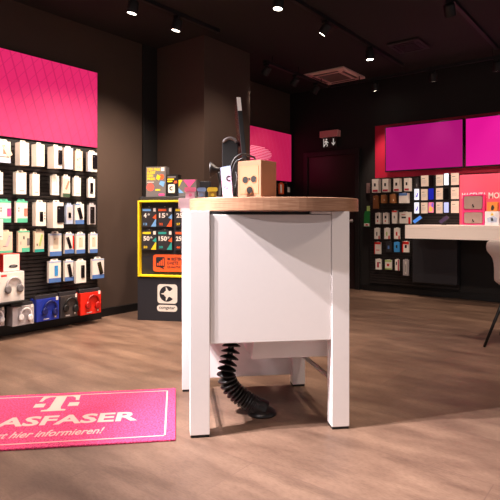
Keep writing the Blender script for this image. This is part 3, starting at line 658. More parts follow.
# small things left of the pegboard
a = on_back(366.3, 188, BACKY-.03); b = on_back(370.8, 188, BACKY-.03); zz0 = on_back(368, 193, BACKY-.03).z; zz1 = on_back(368, 183, BACKY-.03).z
t = thing('wall_switch', 'small grey switch box on the wall between door and pegboard', 'switch', ((a.x+b.x)/2, BACKY, zz0))
hw = (b.x-a.x)/2
MB().box((-hw, -.03, 0), (hw, 0, zz1-zz0), mat('grey switch plastic', (140, 112, 108), .5)).build('cover', t, .004)
MB().box((-hw*.5, -.034, (zz1-zz0)*.25), (hw*.5, -.0295, (zz1-zz0)*.75), mat('switch rocker', (120, 94, 92), .5)).build('rocker', t, .002)
Yg = BACKY-.05
a = on_back(363.8, 218, Yg); b = on_back(369.8, 218, Yg); g0 = on_back(367, 227, Yg).z; g1 = on_back(367, 211, Yg).z; hw = (b.x-a.x)/2
t = thing('green_pouch', 'green pouch with red and white foot hanging on the wall beside the door', 'pouch', ((a.x+b.x)/2, Yg, g0))
m = MB(); m.prism([(-hw, 0), (hw, 0), (hw*.95, (g1-g0)), (-hw*.6, (g1-g0)), (-hw*.95, (g1-g0)*.8)], 0, .035, M_green)
m.box((-hw*.9, -.002, .01), (hw*.9, .001, (g1-g0)*.22), M_card); m.box((-hw*.4, -.003, .02), (hw*.4, 0, (g1-g0)*.18), M_red)
m.build('pouch_body', t, .004)
u = MB(); g2 = on_back(368, 206, Yg).z-g0; u.box((-hw*.1, .01, g1-g0-.004), (hw*1.0, .014, g2), M_lime); u.build('header_tag', t)
MB().tube([(hw*.4, .0, g2-.01), (hw*.4, .04, g2-.01)], .004, M_chrome, 6).build('hook', t)

# desk along the back wall
DY = 5.98
dkx0 = on_back(405, 230, DY).x; dz1 = on_back(440, 225.4, DY).z; dz0 = on_back(440, 239.3, DY).z
dk = thing('counter_desk', 'long cream wall desk under the pink board at right', 'desk', (dkx0, BACKY, 0))
LD = 3.6
MB().box((0, DY-BACKY, dz1-.04), (LD, -.0485, dz1), M_desk).build('desktop', dk, .003)
MB().box((0, DY-BACKY, dz0), (LD, DY-BACKY+.04, dz1-.0405), M_desk).build('fascia', dk, .002)
MB().box((0.04, DY-BACKY+.05, dz0+.02), (.08, -.052, dz1-.041), M_blkm).build('bracket', dk)
px0 = on_back(412.5, 260, BACKY-.16).x-dkx0; px1 = on_back(457, 260, BACKY-.16).x-dkx0; pz0 = on_back(440, 284, BACKY-.16).z
M_modesty = mat('charcoal laminate', (44, 44, 50), .55)
MB().box((px0, -.16, pz0), (px1, -.049, dz1-.0405), M_modesty).build('support_cabinet', dk, .003)
MB().box((LD-.1, DY-BACKY+.05, 0), (LD-.04, -.05, dz1-.0405), M_desk).build('end_panel', dk)

# pink board with writing, leaning boxes
Yb = BACKY-.07
pbx0 = on_back(459.5, 200, Yb).x; pbz1 = on_back(480, 174, Yb).z
pbx1 = pbx0+1.15
pb = thing('display_board', 'pink display board with white writing standing on the wall desk', 'display board', (pbx0, Yb, dz1+.0006))
MB().box((0, 0, 0), (pbx1-pbx0, .02, pbz1-dz1), M_board).build('board', pb, .002)
M_lt = mat('white lettering', (250, 236, 236), .5)
def on_pb(px, py): p = on_back(px, py, Yb); return p.x-pbx0, p.z-dz1
tx = MB()
xa, zt = on_pb(462, 193); xb, zbm = on_pb(486.5, 198); put_text(tx, 'MAGENTA', (xa+xb)/2, -.001, (zt+zbm)/2, xb-xa, zt-zbm, M_lt, .02)
tx.build('lettering', pb); tx = MB()
xa, zt = on_pb(488.5, 192.5); xb, zbm = on_pb(509, 198.3); put_text(tx, 'MOBIL', (xa+xb)/2, -.001, (zt+zbm)/2, xb-xa, zt-zbm, M_lt, .03)
tx.build('lettering', pb)
M_lap = mat('grey laptop metal', (176, 152, 146), .35, metal=.3)
M_pinkbox = mat('hot pink card', (246, 60, 140), .5)
def lapbox(label, a, b, c, d_, z_base=None):
    Yl = Yb-.09
    A = on_back(a, (c+d_)/2, Yl); B = on_back(b, (c+d_)/2, Yl); z1 = on_back((a+b)/2, c, Yl).z; z0 = dz1+.0006 if z_base is None else z_base+.0006
    wd = B.x-A.x; ht = z1-z0
    t = thing('laptop_display', label, 'laptop display', ((A.x+B.x)/2, Yl, z0), 0, 'laptops in front of the pink board')
    s = MB(); s.box((-wd/2, 0, 0), (wd/2, .085, .012), M_pinkbox).box((-wd/2, 0, ht-.012), (wd/2, .085, ht), M_pinkbox).box((-wd/2, 0, .012), (-wd/2+.012, .085, ht-.012), M_pinkbox).box((wd/2-.012, 0, .012), (wd/2, .085, ht-.012), M_pinkbox).box((-wd/2+.012, .02, .012), (wd/2-.012, .085, ht-.012), M_pinkbox)
    s.build('pink_box', t)
    MB().prism(rrect(-wd*.41, ht*.12, wd*.41, ht*.9, .02, 4), -.004, .02, M_lap).build('laptop_lid', t)
    k = MB(); k.prism([(-wd*.05, ht*.22), (-wd*.035, ht*.22), (-wd*.02, ht*.36), (.0, ht*.22), (wd*.05, ht*.22), (wd*.05, ht*.3), (wd*.02, ht*.3), (.0, ht*.42), (-wd*.03, ht*.42)], -.005, -.0035, M_phone)
    k.build('lid_mark', t)
    return z1
zl = lapbox('grey laptop in a pink box, lower of the two in front of the pink board', 462.3, 484.3, 211, 225)
lapbox('grey laptop in a pink box, upper of the two in front of the pink board', 462.3, 484.3, 194.6, 210, zl+.0)
def dbox(name, label, cat, a, b, c, zbase, Yl, base, deco):
    A = on_back(a, 215, Yl); B = on_back(b, 215, Yl); z1 = on_back((a+b)/2, c, Yl).z
    wd = B.x-A.x; ht = z1-zbase
    t = thing(name, label, cat, ((A.x+B.x)/2, Yl, zbase+.0006), 0)
    MB().box((-wd/2, 0, 0), (wd/2, .08, ht), base).build('carton', t, .002)
    m = MB()
    for pts, mm in deco: m.prism([(x*wd, z*ht) for x, z in pts], -.0012, .0005, mm)
    m.build('printed_picture', t)
    return z1
z_ = dbox('toy_box', 'white and pale blue box at the right edge on the wall desk', 'box', 484.8, 499.5, 211.3, dz1, Yb-.10, mat('pale blue white card', (226, 230, 238), .5),
     [([(-.3, .2), (.3, .2), (.34, .5), (.1, .65), (-.1, .6), (-.34, .5)], M_lblue), ([(-.12, .7), (.0, .92), (.12, .7)], M_yellow), ([(-.1, .3), (.1, .3), (.06, .5), (-.06, .5)], M_lgrey)])
dbox('toy_box', 'small orange box with a dark shape, standing on the white and pale blue box', 'box', 487, 497.5, 202, z_, Yb-.10, mat('warm orange card', (238, 150, 70), .5), [([(-.1, .1), (.12, .1), (.2, .4), (.08, .7), (-.05, .6), (-.12, .35)], M_dgrey)])
dbox('toy_box', 'red box cut by right edge of the photo on the wall desk', 'box', 500.2, 510, 212, dz1, Yb-.10, M_red, [([(-.2, .3), (.2, .3), (.2, .6), (-.2, .6)], M_card)])
# tilted demo phones on the desk
def desk_phone(label, px, Yd, sm):
    p = on_back(px, 222, Yd); t = thing('desk_demo_phone', label, 'phone', (p.x, Yd, dz1+.0006), R(20), 'demo phones lying on wall desk stands')
    MB().prism([(-.03, 0), (.03, 0), (.012, .05), (-.012, .05)], -.01, .03, M_blk).build('stand', t)
    Mx = Matrix.Translation((0, 0, .062)) @ Matrix.Rotation(R(-38), 4, 'Y') @ Matrix.Rotation(R(40), 4, 'X')
    MB().slab([(-.06, -.035), (.06, -.035), (.06, .035), (-.06, .035)], -.004, .004, M_blk, Mx).build('phone_body', t, .002)
    MB().slab([(-.055, -.031), (.055, -.031), (.055, .031), (-.055, .031)], .0035, .005, sm, Mx).build('phone_screen', t)
desk_phone('blue glowing demo phone on a small stand near the left end of the wall desk', 417.5, 6.35, mat('azure phone screen', (60, 110, 190), .2, emit=.5, ecol=(70, 130, 210)))
desk_phone('dark demo phone on a small stand on the wall desk left of the pink board', 444, 6.35, mat('dusk phone screen', (60, 50, 80), .2, emit=.15, ecol=(120, 80, 90)))

# ================================================================== YELLOW-FRAMED PREPAID STAND
KT = 5.10
ka = at_t(137.5, 320, KT); KR = TH - R(11)
M_kb = mat('anthracite laminate', (34, 36, 44), .5); M_ky = mat('yellow frame paint', (246, 214, 30), .45)
K = thing('display_stand', 'black standing display with yellow frame and prepaid packs left of the counter', 'display stand', (ka.x, ka.y, 0), KR)
s = KT/F
def kx(px): return (px-137.5)*s*1.03
def kz(py): return 1 + (CY-py)*s
KW = .66; KTOP = kz(196.5)
MB().box((0, 0, 0.0), (KW, .32, kz(277.5)), M_kb).build('base_cabinet', K, .004)
MB().box((0, .05, kz(277.5)), (KW, .32, KTOP), M_kb).build('upper_cabinet', K, .004)
MB().box((0, .28, KTOP), (KW, .33, kz(180)), M_kb).build('back_board', K, .004)
yf = MB(); yz0, yz1 = kz(276.5), kz(200.5); q = .018
yf.box((0.005, -.012, yz0), (KW, .06, yz0+q), M_ky).box((.005, -.012, yz1-q), (KW, .06, yz1), M_ky).box((.005, -.012, yz0+q), (.005+q, .06, yz1-q), M_ky).box((KW-q, -.012, yz0+q), (KW, .06, yz1-q), M_ky)
yf.build('yellow_frame', K, .003)
st = MB(); st.prism(rrect(kx(152), kz(271.5), kx(184), kz(254.5), .025), .038, .0505, M_orange)
bb = rrect(kx(155), kz(267), kx(164), kz(257), .012); st.prism(bb, .037, .0385, M_kb)
st.prism([(kx(158), kz(266.5)), (kx(162), kz(266.5)), (kx(163.5), kz(269.5))], .037, .0385, M_kb)
for i_, hh in enumerate((2.5, 4, 5.5, 7)): st.box((kx(156.2+i_*1.9), .036, kz(265.5)), (kx(157.6+i_*1.9), .0375, kz(265.5-hh)), M_orange)
for i_, ln in enumerate(('IM BESTEN', 'D-NETZ', 'QUALITÄT')): put_text(st, ln, kx(174) if i_ != 1 else kx(172.2), .0375, kz(258.8+i_*4), (kx(181.5)-kx(166.5))*(1 if i_ != 1 else .75), .028, M_kb, .02)
o = st.build('quality_sticker', K); o['label'] = 'orange sticker with signal bars and dark writing'
lo = MB(); lo.prism(rrect(kx(158), kz(302.5), kx(178), kz(283.5), .03), -.0015, .001, M_card)
cx_, cz_ = kx(167.6), kz(293); rr_ = .076
ring_pts = [(cx_+rr_*math.cos(R(a)), cz_+rr_*math.sin(R(a))) for a in range(40, 321, 8)]
inner = [(cx_+rr_*.42*math.cos(R(a)), cz_+rr_*.42*math.sin(R(a))) for a in range(320, 39, -20)]
lo.prism(ring_pts + inner, -.0025, -.001, M_kb)
star = []
for k in range(10):
    a = R(180 + 36*k); r_ = rr_*(.98 if k % 2 == 0 else .36); star.append((cx_+.012+r_*math.cos(a), cz_+r_*math.sin(a)))
lo.prism(star, -.0035, -.002, M_card)
lo.prism(rrect(kx(157.5), kz(310.5), kx(178), kz(304), .03), -.0015, .001, M_card)
put_text(lo, 'congstar', kx(167.8), -.002, kz(307.2), kx(176)-kx(160), .034, M_kb, .01)
o = lo.build('logo_sticker', K); o['label'] = 'white sticker with round star logo'
# prepaid packs, each hanging inside the frame
def sim(label, px0, py0, big, small, col, c2):
    w_, h_ = 15.5*s, 21*s
    t = thing('prepaid_pack', label, 'prepaid pack', K.matrix_basis @ Vector((kx(px0), .025, kz(py0)-h_)), KR, 'prepaid packs in the yellow frame')
    m = MB(); m.box((0, 0, 0), (w_, .02, h_*.93), M_dgrey)
    m.prism([(w_*.62, .004), (w_*.97, .004), (w_*.97, h_*.42)], -.0012, .0005, col)
    m.prism([(w_*.98, h_*.36), (w_*.98, h_*.62), (w_*.72, h_*.44)], -.0014, .0005, c2)
    m.box((w_*.05, -.0012, h_*.76), (w_*.6, .0005, h_*.86), col)
    m.box((w_*.78, -.0012, h_*.74), (w_*.95, .0005, h_*.9), M_card)
    l = m; put_text(l, big, w_*(.22 if len(big) == 1 else .32 if len(big) == 2 else .36), -.001, h_*.55, w_*(.2 if len(big) == 1 else .42 if len(big) == 2 else .56), h_*.22, M_card, .03)
    put_text(l, 'GB', w_*(.46 if len(big) == 1 else .64 if len(big) == 2 else .74), -.001, h_*.60, w_*.14, h_*.09, M_card, .02)
    put_text(l, small, w_*.24, -.001, h_*.14, w_*.26, h_*.11, col, .03)
    l.build('carton', t)
    MB().box((w_*.3, .006, h_*.929), (w_*.7, .009, h_), M_dgrey).build('hang_tab', t)
    MB().tube([(w_*.5, -.005, h_*.965), (w_*.5, .0235, h_*.965)], .004, M_chrome, 6).build('hook', t)
M_lb2 = mat('light blue print', (120, 176, 232), .5)
row = [(141, 206, '4', '12', M_lb2, M_orange, 'prepaid pack reading 4 with pale blue corner, upper row left'), (157, 206, '15', '22', M_orange, M_lb2, 'prepaid pack reading 15 with orange corner, upper row middle'), (174.5, 206, '25', '27', M_yellow, M_pink, 'prepaid pack reading 25 with yellow lettering, upper row right'),
       (141, 229, '50', '20', M_yellow, M_teal, 'prepaid pack reading 50 with yellow corner, lower row left'), (157, 229, '150', '30', M_teal, M_orange, 'prepaid pack reading 150 with teal corner, lower row middle'), (174.5, 229, '250', '40', M_orange, M_yellow, 'prepaid pack reading 250 with red price, lower row right')]
for a_, b_, bg_, sm_, c_, c2_, lb in row: sim(lb, a_, b_, bg_, sm_, c_, c2_)
# cartons on top of the stand
def kbox(name, label, px0, px1, py0, dep, y, deco, base=M_dgrey, lean=0):
    w_ = (px1-px0)*s; h_ = kz(py0)-KTOP
    t = thing(name, label, 'carton', K.matrix_basis @ Vector((kx(px0), y, KTOP+.0006)), KR, 'cartons on the yellow-framed stand')
    m = MB().box((0, 0, 0), (w_, dep, h_), base); deco(m, w_, h_); m.build('carton', t)
def d1(m, w_, h_):
    for i_, (tx_, f) in enumerate((('DEIN PREIS', .66), ('BLEIBT', .42), ('DEIN', .3), ('PREIS.', .42))): put_text(m, tx_, w_*(.06+f/2), -.001, h_*(.91-.105*i_), w_*f, h_*.085, M_yellow, .03)
    m.prism(circ(w_*.22, h_*.32, w_*.19), -.0015, .0005, mat('coral print', (236, 96, 84), .5))
    m.prism(circ(w_*.79, h_*.66, w_*.13), -.0015, .0005, M_orange)
    m.prism([(w_*.5, h_*.6), (w_*.66, h_*.54), (w_*.74, h_*.68), (w_*.58, h_*.74)], -.002, .0005, M_yellow)
    m.prism([(w_*.66, h_*.42), (w_*.88, h_*.32), (w_*.96, h_*.5), (w_*.74, h_*.52)], -.002, .0005, M_lb2)
    m.box((w_*.76, -.0015, h_*.85), (w_*.93, .0005, h_*.97), M_card)
    m.box((w_*.48, -.0015, h_*.2), (w_*.72, .0005, h_*.25), M_yellow)
    m.box((w_*.05, -.0015, h_*.47), (w_*.4, .0005, h_*.5), M_lgrey)
    m.box((w_*.64, -.0015, h_*.03), (w_*.94, .0005, h_*.1), M_pink)
def d2(m, w_, h_):
    m.prism(rrect(w_*.12, h_*.16, w_*.72, h_*.56, .012), -.0015, .0005, M_card)
    pts = [(w_*.42+w_*.19*math.cos(R(a)), h_*.37+w_*.19*math.sin(R(a))) for a in range(45, 316, 15)] + [(w_*.42+w_*.09*math.cos(R(a)), h_*.37+w_*.09*math.sin(R(a))) for a in range(315, 44, -30)]
    m.prism(pts, -.0025, -.001, M_dgrey)
    for i_, mm in enumerate((M_grey, M_yellow, M_yellow)): m.box((w_*.05, -.0015, h_*(.86-.1*i_)), (w_*(.8-.15*i_), .0005, h_*(.92-.1*i_)), mm)
    m.prism([(w_*.6, h_*.6), (w_*.95, h_*.6), (w_*.9, h_*.72), (w_*.7, h_*.72)], -.0015, .0005, M_orange)
def d3(m, w_, h_):
    m.prism([(0, h_*.55), (w_*.22, h_*.97), (0, h_*.97)], -.0015, .0005, M_yellow)
    m.prism([(w_*.25, h_*.97), (w_*.6, h_*.5), (w_*.98, h_*.97)], -.0015, .0005, M_pink)
    m.prism([(w_*.0, h_*.2), (w_*.3, h_*.2), (w_*.0, h_*.5)], -.0015, .0005, M_lb2)
kbox('promo_carton', 'grey carton with yellow writing and coloured shapes, left one on the stand', 142.3, 163.3, 166, .10, .10, d1, mat('mid grey card', (112, 108, 108), .5))
kbox('promo_carton', 'small black carton with a white round-letter logo, middle one on top of the stand', 164.6, 176.2, 174.5, .10, .08, d2, M_blk)
kbox('promo_carton', 'grey carton with yellow and pink triangles, right one on top of the stand', 176.6, 195, 179.5, .12, .08, d3, mat('mid grey card', (112, 108, 108), .5))

# ================================================================== COUNTER
CR = TH + R(8.3)
o0 = room((190-250)/F*2.358, 2.358, 0)
CN = thing('sales_counter', 'white sales counter with curved oak top in the middle of the shop', 'counter', (o0.x, o0.y, 0), CR)
def cl(px, t, z=0):                                 # metres ahead + photo column -> counter's own frame
    p = room((px-250)/F*t, t, z) - Vector((o0.x, o0.y, 0)); c, s_ = math.cos(CR), math.sin(CR)
    return Vector((p.x*c+p.y*s_, -p.x*s_+p.y*c, z))
W_, DP = .752, .715
TZ0, TZ1 = 1.032, 1.096
for (x0, x1, y0, y1) in ((0, .09, 0, .075), (W_-.086, W_, 0, .075), (-.026, .06, DP-.075, DP), (W_-.128, W_-.052, DP-.075, DP)):
    lg = MB().box((x0, y0, .012), (x1, y1, TZ0), M_white).build('leg', CN, .0025)
    MB().box((x0+.003, y0+.003, 0), (x1-.003, y1-.003, .0125), M_feet).build('leg_foot', lg)
MB().box((.0915, .006, .424), (W_-.0875, .026, 1.016), M_white).build('front_panel', CN, .002)
MB().box((.0915, .03, 1.0), (W_-.0875, .05, 1.03), M_blk).build('shadow_gap', CN)  # solid black strip standing in for the shade inside the gap
MB().box((W_-.087-.10, .006, 1.019), (W_-.0875, .028, 1.031), M_white).build('top_rail', CN)
MB().box((.051, DP-.03, .06), (W_-.129, DP-.008, 1.03), M_white).build('rear_panel', CN, .002)
MB().box((.004, .0755, .45), (.022, DP-.0755, 1.03), M_white).build('side_panel', CN, .002)
MB().box((W_-.075, .0755, .45), (W_-.057, DP-.0755, 1.03), M_white).build('side_panel', CN, .002)
# cable tray under the counter, with slanted sides
tr0, tr1 = cl(253, 2.62).x, cl(336, 2.62).x; tzb = 1-138/F*2.60
MB().prism([(tr0+.02-.04, tzb), (tr1-.03, tzb), (tr1, .445), (tr0, .445)], .14, .52, M_white).build('cable_tray', CN, .002)
# foot rail on the right side
MB().tube([(W_-.03, .074, .19), (W_-.075, DP-.074, .19)], .012, M_chrome, 14).build('foot_rail', CN)
MB().tube([(.04, .074, .19), (.04, DP-.074, .19)], .012, M_chrome, 14).build('foot_rail', CN)
# curved oak top
top = []
ccx, ccy, aa, bb_, ne = .442, .325, .434, .388, 2.5
for k in range(96):
    a = 2*math.pi*k/96; c, s_ = math.cos(a), math.sin(a)
    top.append((ccx+aa*math.copysign(abs(c)**(2/ne), c), ccy+bb_*math.copysign(abs(s_)**(2/ne), s_)))
MB().slab(top, TZ0+.0005, TZ1, M_wood).build('countertop', CN, .003)
# ledge behind the top carrying the leaflet tray
lx0 = cl(180.5, 3.1).x
MB().box((lx0, DP+.005, 1.035), (.42, DP+.20, 1.056), M_white).build('rear_ledge', CN, .002)
MB().box((lx0+.02, DP+.001, .94), (.40, DP+.02, 1.0345), M_white).build('ledge_bracket', CN)

def on_counter(name, label, cat, px, t, z=TZ1, rz=0.0, group=None):
    p = room((px-250)/F*t, t, z+.0006); return thing(name, label, cat, p, rz, group)
# leaflet tray (pale pink) on the ledge
M_tray = mat('pale pink acrylic', (240, 206, 210), .3)
tt = 3.20
tx0, tx1 = (178.5-250)/F*tt, (219-250)/F*tt
T = thing('leaflet_tray', 'flat pale pink tray with small writing at the left rear of the counter', 'tray', room(tx0, tt, 1.0565), CR)
TW = (tx1-tx0)/math.cos(R(8.3)); TH_ = 1+20/F*tt-1.0565
MB().box((0, 0, 0), (TW, .14, TH_), M_tray).build('tray_body', T, .004)
tx = MB(); put_text(tx, 'Magenta Zuhause', TW*.58, -.001, TH_*.72, TW*.42, .013, M_grey, .01); tx.build('lettering', T)
def gadget(label, px0, px1, py0, body, lid, k):
    t_ = 3.25; h_ = 1+(CY-py0)/F*t_-(1.0565+TH_); w_ = (px1-px0)/F*t_
    g = thing('sample_box', label, 'small box', room(((px0+px1)/2-250)/F*t_, t_, 1.0565+TH_), CR, 'small coloured boxes on the pink tray')
    MB().box((-w_*.40, 0, 0), (w_*.40, .05, h_*.62), body).build('box_body', g, .003)
    MB().prism(rrect(-w_*.5, h_*.62, w_*.5, h_, h_*.12, 3), -.006, .056, lid).build('lid', g)
    MB().prism(circ(0, h_*.3, h_*.16, 10), -.004, .001, lid).build('button', g)
M_gp = mat('rose plastic', (236, 120, 150), .35); M_gl = mat('pale rose plastic', (240, 190, 200), .35); M_gb = mat('slate blue plastic', (130, 150, 186), .35); M_gb2 = mat('grey blue plastic', (150, 150, 160), .35); M_gy = mat('mustard plastic', (226, 190, 60), .4); M_gy2 = mat('dark mustard plastic', (170, 130, 50), .4)
gadget('small rose box with a flat lid, on the pink tray', 184.5, 196, 187.3, M_gl, M_gp, 0)
gadget('small slate blue box with a flat lid, on the pink tray', 197.3, 206, 187.5, M_gb2, M_gb, 1)
gadget('small mustard yellow box with a flat lid, at the right end of the pink tray', 207.5, 217.5, 187.3, M_gy2, M_gy, 2)

# cardboard box with round holes
M_kraft = mat('kraft cardboard', (140, 98, 72), .75, vary=.06, nscale=30); M_kraft2 = mat('kraft front', (148, 105, 76), .75, vary=.06, nscale=30)
bt = 2.62; bp_ = room((261-250)/F*bt, bt, TZ1)
B = thing('cardboard_box', 'kraft cardboard box with three round dark holes on the counter', 'cardboard box', bp_+Vector((0, 0, .0006)), TH - R(36))
bw_, bd_, bh_ = .147, .142, (CY-159.7)/F*bt + 1 - TZ1
MB().box((-bw_, 0, 0), (0, bd_, bh_), M_kraft).build('carton', B, .002)
b = MB(); fr_ = rrect(-bw_*.9, bh_*.14, -bw_*.1, bh_*.86, .006, 3); b.prism(fr_, -.0015, .0008, M_kraft2)
for u0, v0, u1, v1 in ((.1, .14, .9, .15), (.1, .85, .9, .86), (.1, .15, .11, .85), (.89, .15, .9, .85)):
    b.box((-bw_*u1, -.0022, bh_*v0), (-bw_*u0, -.001, bh_*v1), M_brown)
b.build('front_flap', B)
hl_ = MB()
for fx, fz, rr_ in ((-.66, .50, .017), (-.30, .51, .017), (-.47, .23, .018), (-.48, .52, .006)):
    hl_.prism(circ(bw_*fx, bh_*fz, rr_, 20), -.003, -.001, M_blk)
hl_.build('round_hole', B)
rg = MB()
for fx, fz, rr_ in ((-.66, .50, .019), (-.30, .51, .019), (-.47, .23, .020)):
    rg.tube([(bw_*fx+rr_*math.cos(a/10*math.pi), -.002, bh_*fz+rr_*math.sin(a/10*math.pi)) for a in range(21)], .0016, M_brown, 6)
rg.build('hole_rim', B)

# monitor seen almost edge-on
mt = 2.80
MO = on_counter('monitor', 'slim black monitor seen edge-on behind the cardboard box, on a thick dark stand', 'monitor', 243, mt, TZ1, TH+R(90))
# local x runs away from the camera, local -y to its right
zA, zB = 1+(CY-159)/F*mt-TZ1, 1+(CY-97)/F*mt-TZ1
M_scrdark = mat('dark screen with painted red reflection', (70, 12, 20), .2)  # red reflection on the screen put into its base colour
ly = lambda px, t_: -(px-243)/F*t_
Ms = Matrix(((1,0,0,0),(0,1,(ly(238.5,mt)-ly(244.5,mt))/(zB-zA),0),(0,0,1,0),(0,0,0,1)))
y_ = ly(244.5, mt) - (ly(238.5,mt)-ly(244.5,mt))/(zB-zA)*zA
Mt = Matrix.Translation((0, y_, 0)) @ Ms @ Matrix.Rotation(R(2.6), 4, 'Z')
MB().box((0, -.013, zA), (.46, .013, zB), M_blk, Mt).build('monitor_body', MO, .003)
MB().box((.01, .0128, zA+.012), (.45, .0145, zB-.012), M_scrdark, Mt).build('screen_face', MO)
mat('white strip', (240, 236, 230), .4)
es = MB().box((-.003, -.011, zB-.074), (.001, .011, zB-.003), MATS['white strip'], Mt).build('edge_strip', MO); es['label'] = 'white strip on the upper edge'
cw = 8.0/F*2.9
px_c = ly(230, 2.9)
zc_ = 1+(CY-139)/F*2.9-TZ1
cm = MB(); cm.prism([(px_c*0+x, z) for x, z in rrect(-cw, 0.0, cw, zc_, cw*.85, 8)], -.03, .03, M_blk, Matrix.Translation((.1, px_c, 0)) @ Matrix.Rotation(R(-90), 4, 'Z'))
cm.build('stand_column', MO, .004)
arcp = [(.068, px_c+(cw-.006)*math.cos(R(a)), zc_-cw*.85+cw*.83*math.sin(R(a))) for a in range(20, 161, 10)]
MB().tube(arcp, .009, mat('dark grey plastic', (96, 88, 86), .4), 8).build('column_cap', MO)
MB().tube([(.1, px_c, zc_-.03), (.16, y_*.5+.02, zc_-.02), (.2, y_+.03, zc_-.03)], .014, M_blkm, 10).build('monitor_arm', MO)
MB().slab(rrect(.02, px_c-.07, .22, px_c+.06, .03), 0, .012, M_blk).build('stand_base', MO, .003)

# hand scanner on its post
st_ = 2.68
S = on_counter('barcode_scanner', 'black flared hand scanner on a post at the left of the counter items', 'scanner', 219, st_, TZ1, TH)
zh = 1+(CY-170)/F*st_-TZ1
MB().tube([(-.046, 0, zh), (-.038, 0, zh), (-.012, 0, zh-.002), (.012, 0, zh-.004)], [.043, .037, .018, .015], M_blk, 18).build('scanner_head', S)
MB().tube(smooth_path([(.004, 0, zh-.01), (.012, 0, zh-.06), (.01, 0, .012)], 5), [.016]*5+[.013]*6, M_blk, 12).build('post', S)
MB().lathe([(.035, 0), (.035, .008), (.02, .014)], M_blk, 20, Matrix.Translation((.01, 0, 0))).build('base', S)

# tilted leaflet
lt_ = 2.56
Lf = on_counter('leaflet', 'pale blue and pink leaflet with a dark round letter leaning on the counter', 'leaflet', 226, lt_, TZ1, TH)
def m_grad():
    m = D.materials.new('blue to pink leaflet print'); m.use_nodes = True; nt = m.node_tree; b = nt.nodes['Principled BSDF']
    tc = nt.nodes.new('ShaderNodeTexCoord'); sp = nt.nodes.new('ShaderNodeSeparateXYZ'); nt.links.new(tc.outputs['Generated'], sp.inputs[0])
    r = ramp(nt, [(0, rgb((206, 180, 186))), (.45, rgb((188, 146, 168))), (1, rgb((126, 146, 178)))]); nt.links.new(sp.outputs[2], r.inputs[0]); nt.links.new(r.outputs[0], b.inputs['Base Color']); b.inputs['Roughness'].default_value = .4
    return m
hL = 1+(CY-165)/F*lt_-TZ1; sc_ = lt_/F
Ml = Matrix.Translation((0, 0, 0)) @ Matrix.Rotation(R(-12), 4, 'X')
q4 = [(-3.0*sc_, 0), (7*sc_, 0), (4.2*sc_, hL*1.02), (-6*sc_, hL*.96)]
MB().prism(q4, -.001, .0015, m_grad(), Ml).build('sheet', Lf)
gl = MB(); c_ = (2.4*sc_, hL*.62); rr_ = 2.5*sc_
gl.tube([(c_[0]+rr_*.8*math.cos(R(a)), -.0015, c_[1]+rr_*.95*math.sin(R(a))) for a in range(55, 306, 25)], .0034, M_dgrey, 6, Ml)
gl.tube([(-2.6*sc_, -.0015, hL*.30), (-1*sc_, -.0015, hL*.38), (.5*sc_, -.0015, hL*.28), (1.6*sc_, -.0015, hL*.36)], .0010, M_blue, 5, Ml)
gl.build('printed_mark', Lf)
MB().prism([(-.012, 0), (.012, 0), (.010, hL*.85), (-.010, hL*.85)], .036, .06, M_blk, Matrix.Translation((0, .0, 0))).build('easel', Lf)

# black cable loops between the leaflet and the box
def P(px, py, t): v = at_t(px, py, t); v.z = max(v.z, TZ1+.006); return v
ct_ = 2.76
cb1 = smooth_path([P(243, 158.5, 2.75), P(236, 162, ct_), P(232.5, 172, 2.76), P(232, 184, 2.76), P(233, 194, 2.76), P(235, 195.5, 2.76), P(235.5, 187, ct_), P(237, 178, 2.8), P(236, 172, 2.82)], 6)
tag(MB().tube(cb1, .005, M_blk, 8).build('cable'), 'black cable looping down between the leaflet and the cardboard box', 'cable', 'cables on the counter')
cb2 = smooth_path([P(229, 172, 2.70), P(234.5, 159, 2.70), P(242, 154, 2.70), P(248, 155.5, 2.72), P(252, 156.5, 2.8), P(255, 159, 2.95), P(256, 170, 2.98), P(255, 192, 2.98)], 6)
tag(MB().tube(cb2, .005, M_blk, 8).build('cable'), 'black cable arching over the back of the cardboard box', 'cable', 'cables on the counter')

# cable spine from the tray to the floor
sp_pts = [(231.5, 338, 2.68), (231, 348, 2.67), (229.5, 357, 2.66), (227, 368, 2.65), (226.5, 377, 2.65), (231, 387, 2.655), (240, 396, 2.66), (250, 402.5, 2.66), (257, 406.5, 2.655)]
path = smooth_path([at_t(*p) for p in sp_pts], 12)
base_c = room((262-250)/F*2.66, 2.66, 0)
SPN = thing('cable_spine', 'black ribbed cable conduit curling from the counter down to a round floor plate', 'cable conduit', base_c, 0)
loc = lambda v: v - base_c
core = MB()
for dx in (-.008, .008):
    core.tube([loc(p) + Vector((CT*dx, ST*dx, 0)) for p in path], .0075, M_blk, 8)
core.build('cable_core', SPN)
# vertebrae equally spaced along the path
acc = [0]
for i in range(1, len(path)): acc.append(acc[-1] + (path[i]-path[i-1]).length)
nv = 21; L_ = acc[-1]
M_vert = mat('black ribbed plastic', (20, 18, 19), .38)
for k in range(nv):
    dist = L_*(k+.3)/nv if k else .004
    f_ = k/nv; dist = L_*(1-(1-f_)**1.6)
    i = max(j for j in range(len(acc)) if acc[j] <= dist+1e-9); i = min(i, len(path)-2)
    p = path[i].lerp(path[i+1], (dist-acc[i])/max(1e-6, acc[i+1]-acc[i])); dv = (path[i+1]-path[i]).normalized()
    q = (-dv).to_track_quat('Z', 'Y'); Mv = Matrix.Translation(loc(p)) @ q.to_matrix().to_4x4()
    r_ = .048 if f_ < .55 else .048 + .004*(f_-.55)
    MB().lathe([(.014, .010), (.022, .008), (r_*.86, -.001), (r_, -.006), (r_, -.011), (r_*.9, -.011), (.020, .002), (.014, .002)], M_vert, 22, Mv).build('vertebra', SPN)
endp = loc(path[-1])
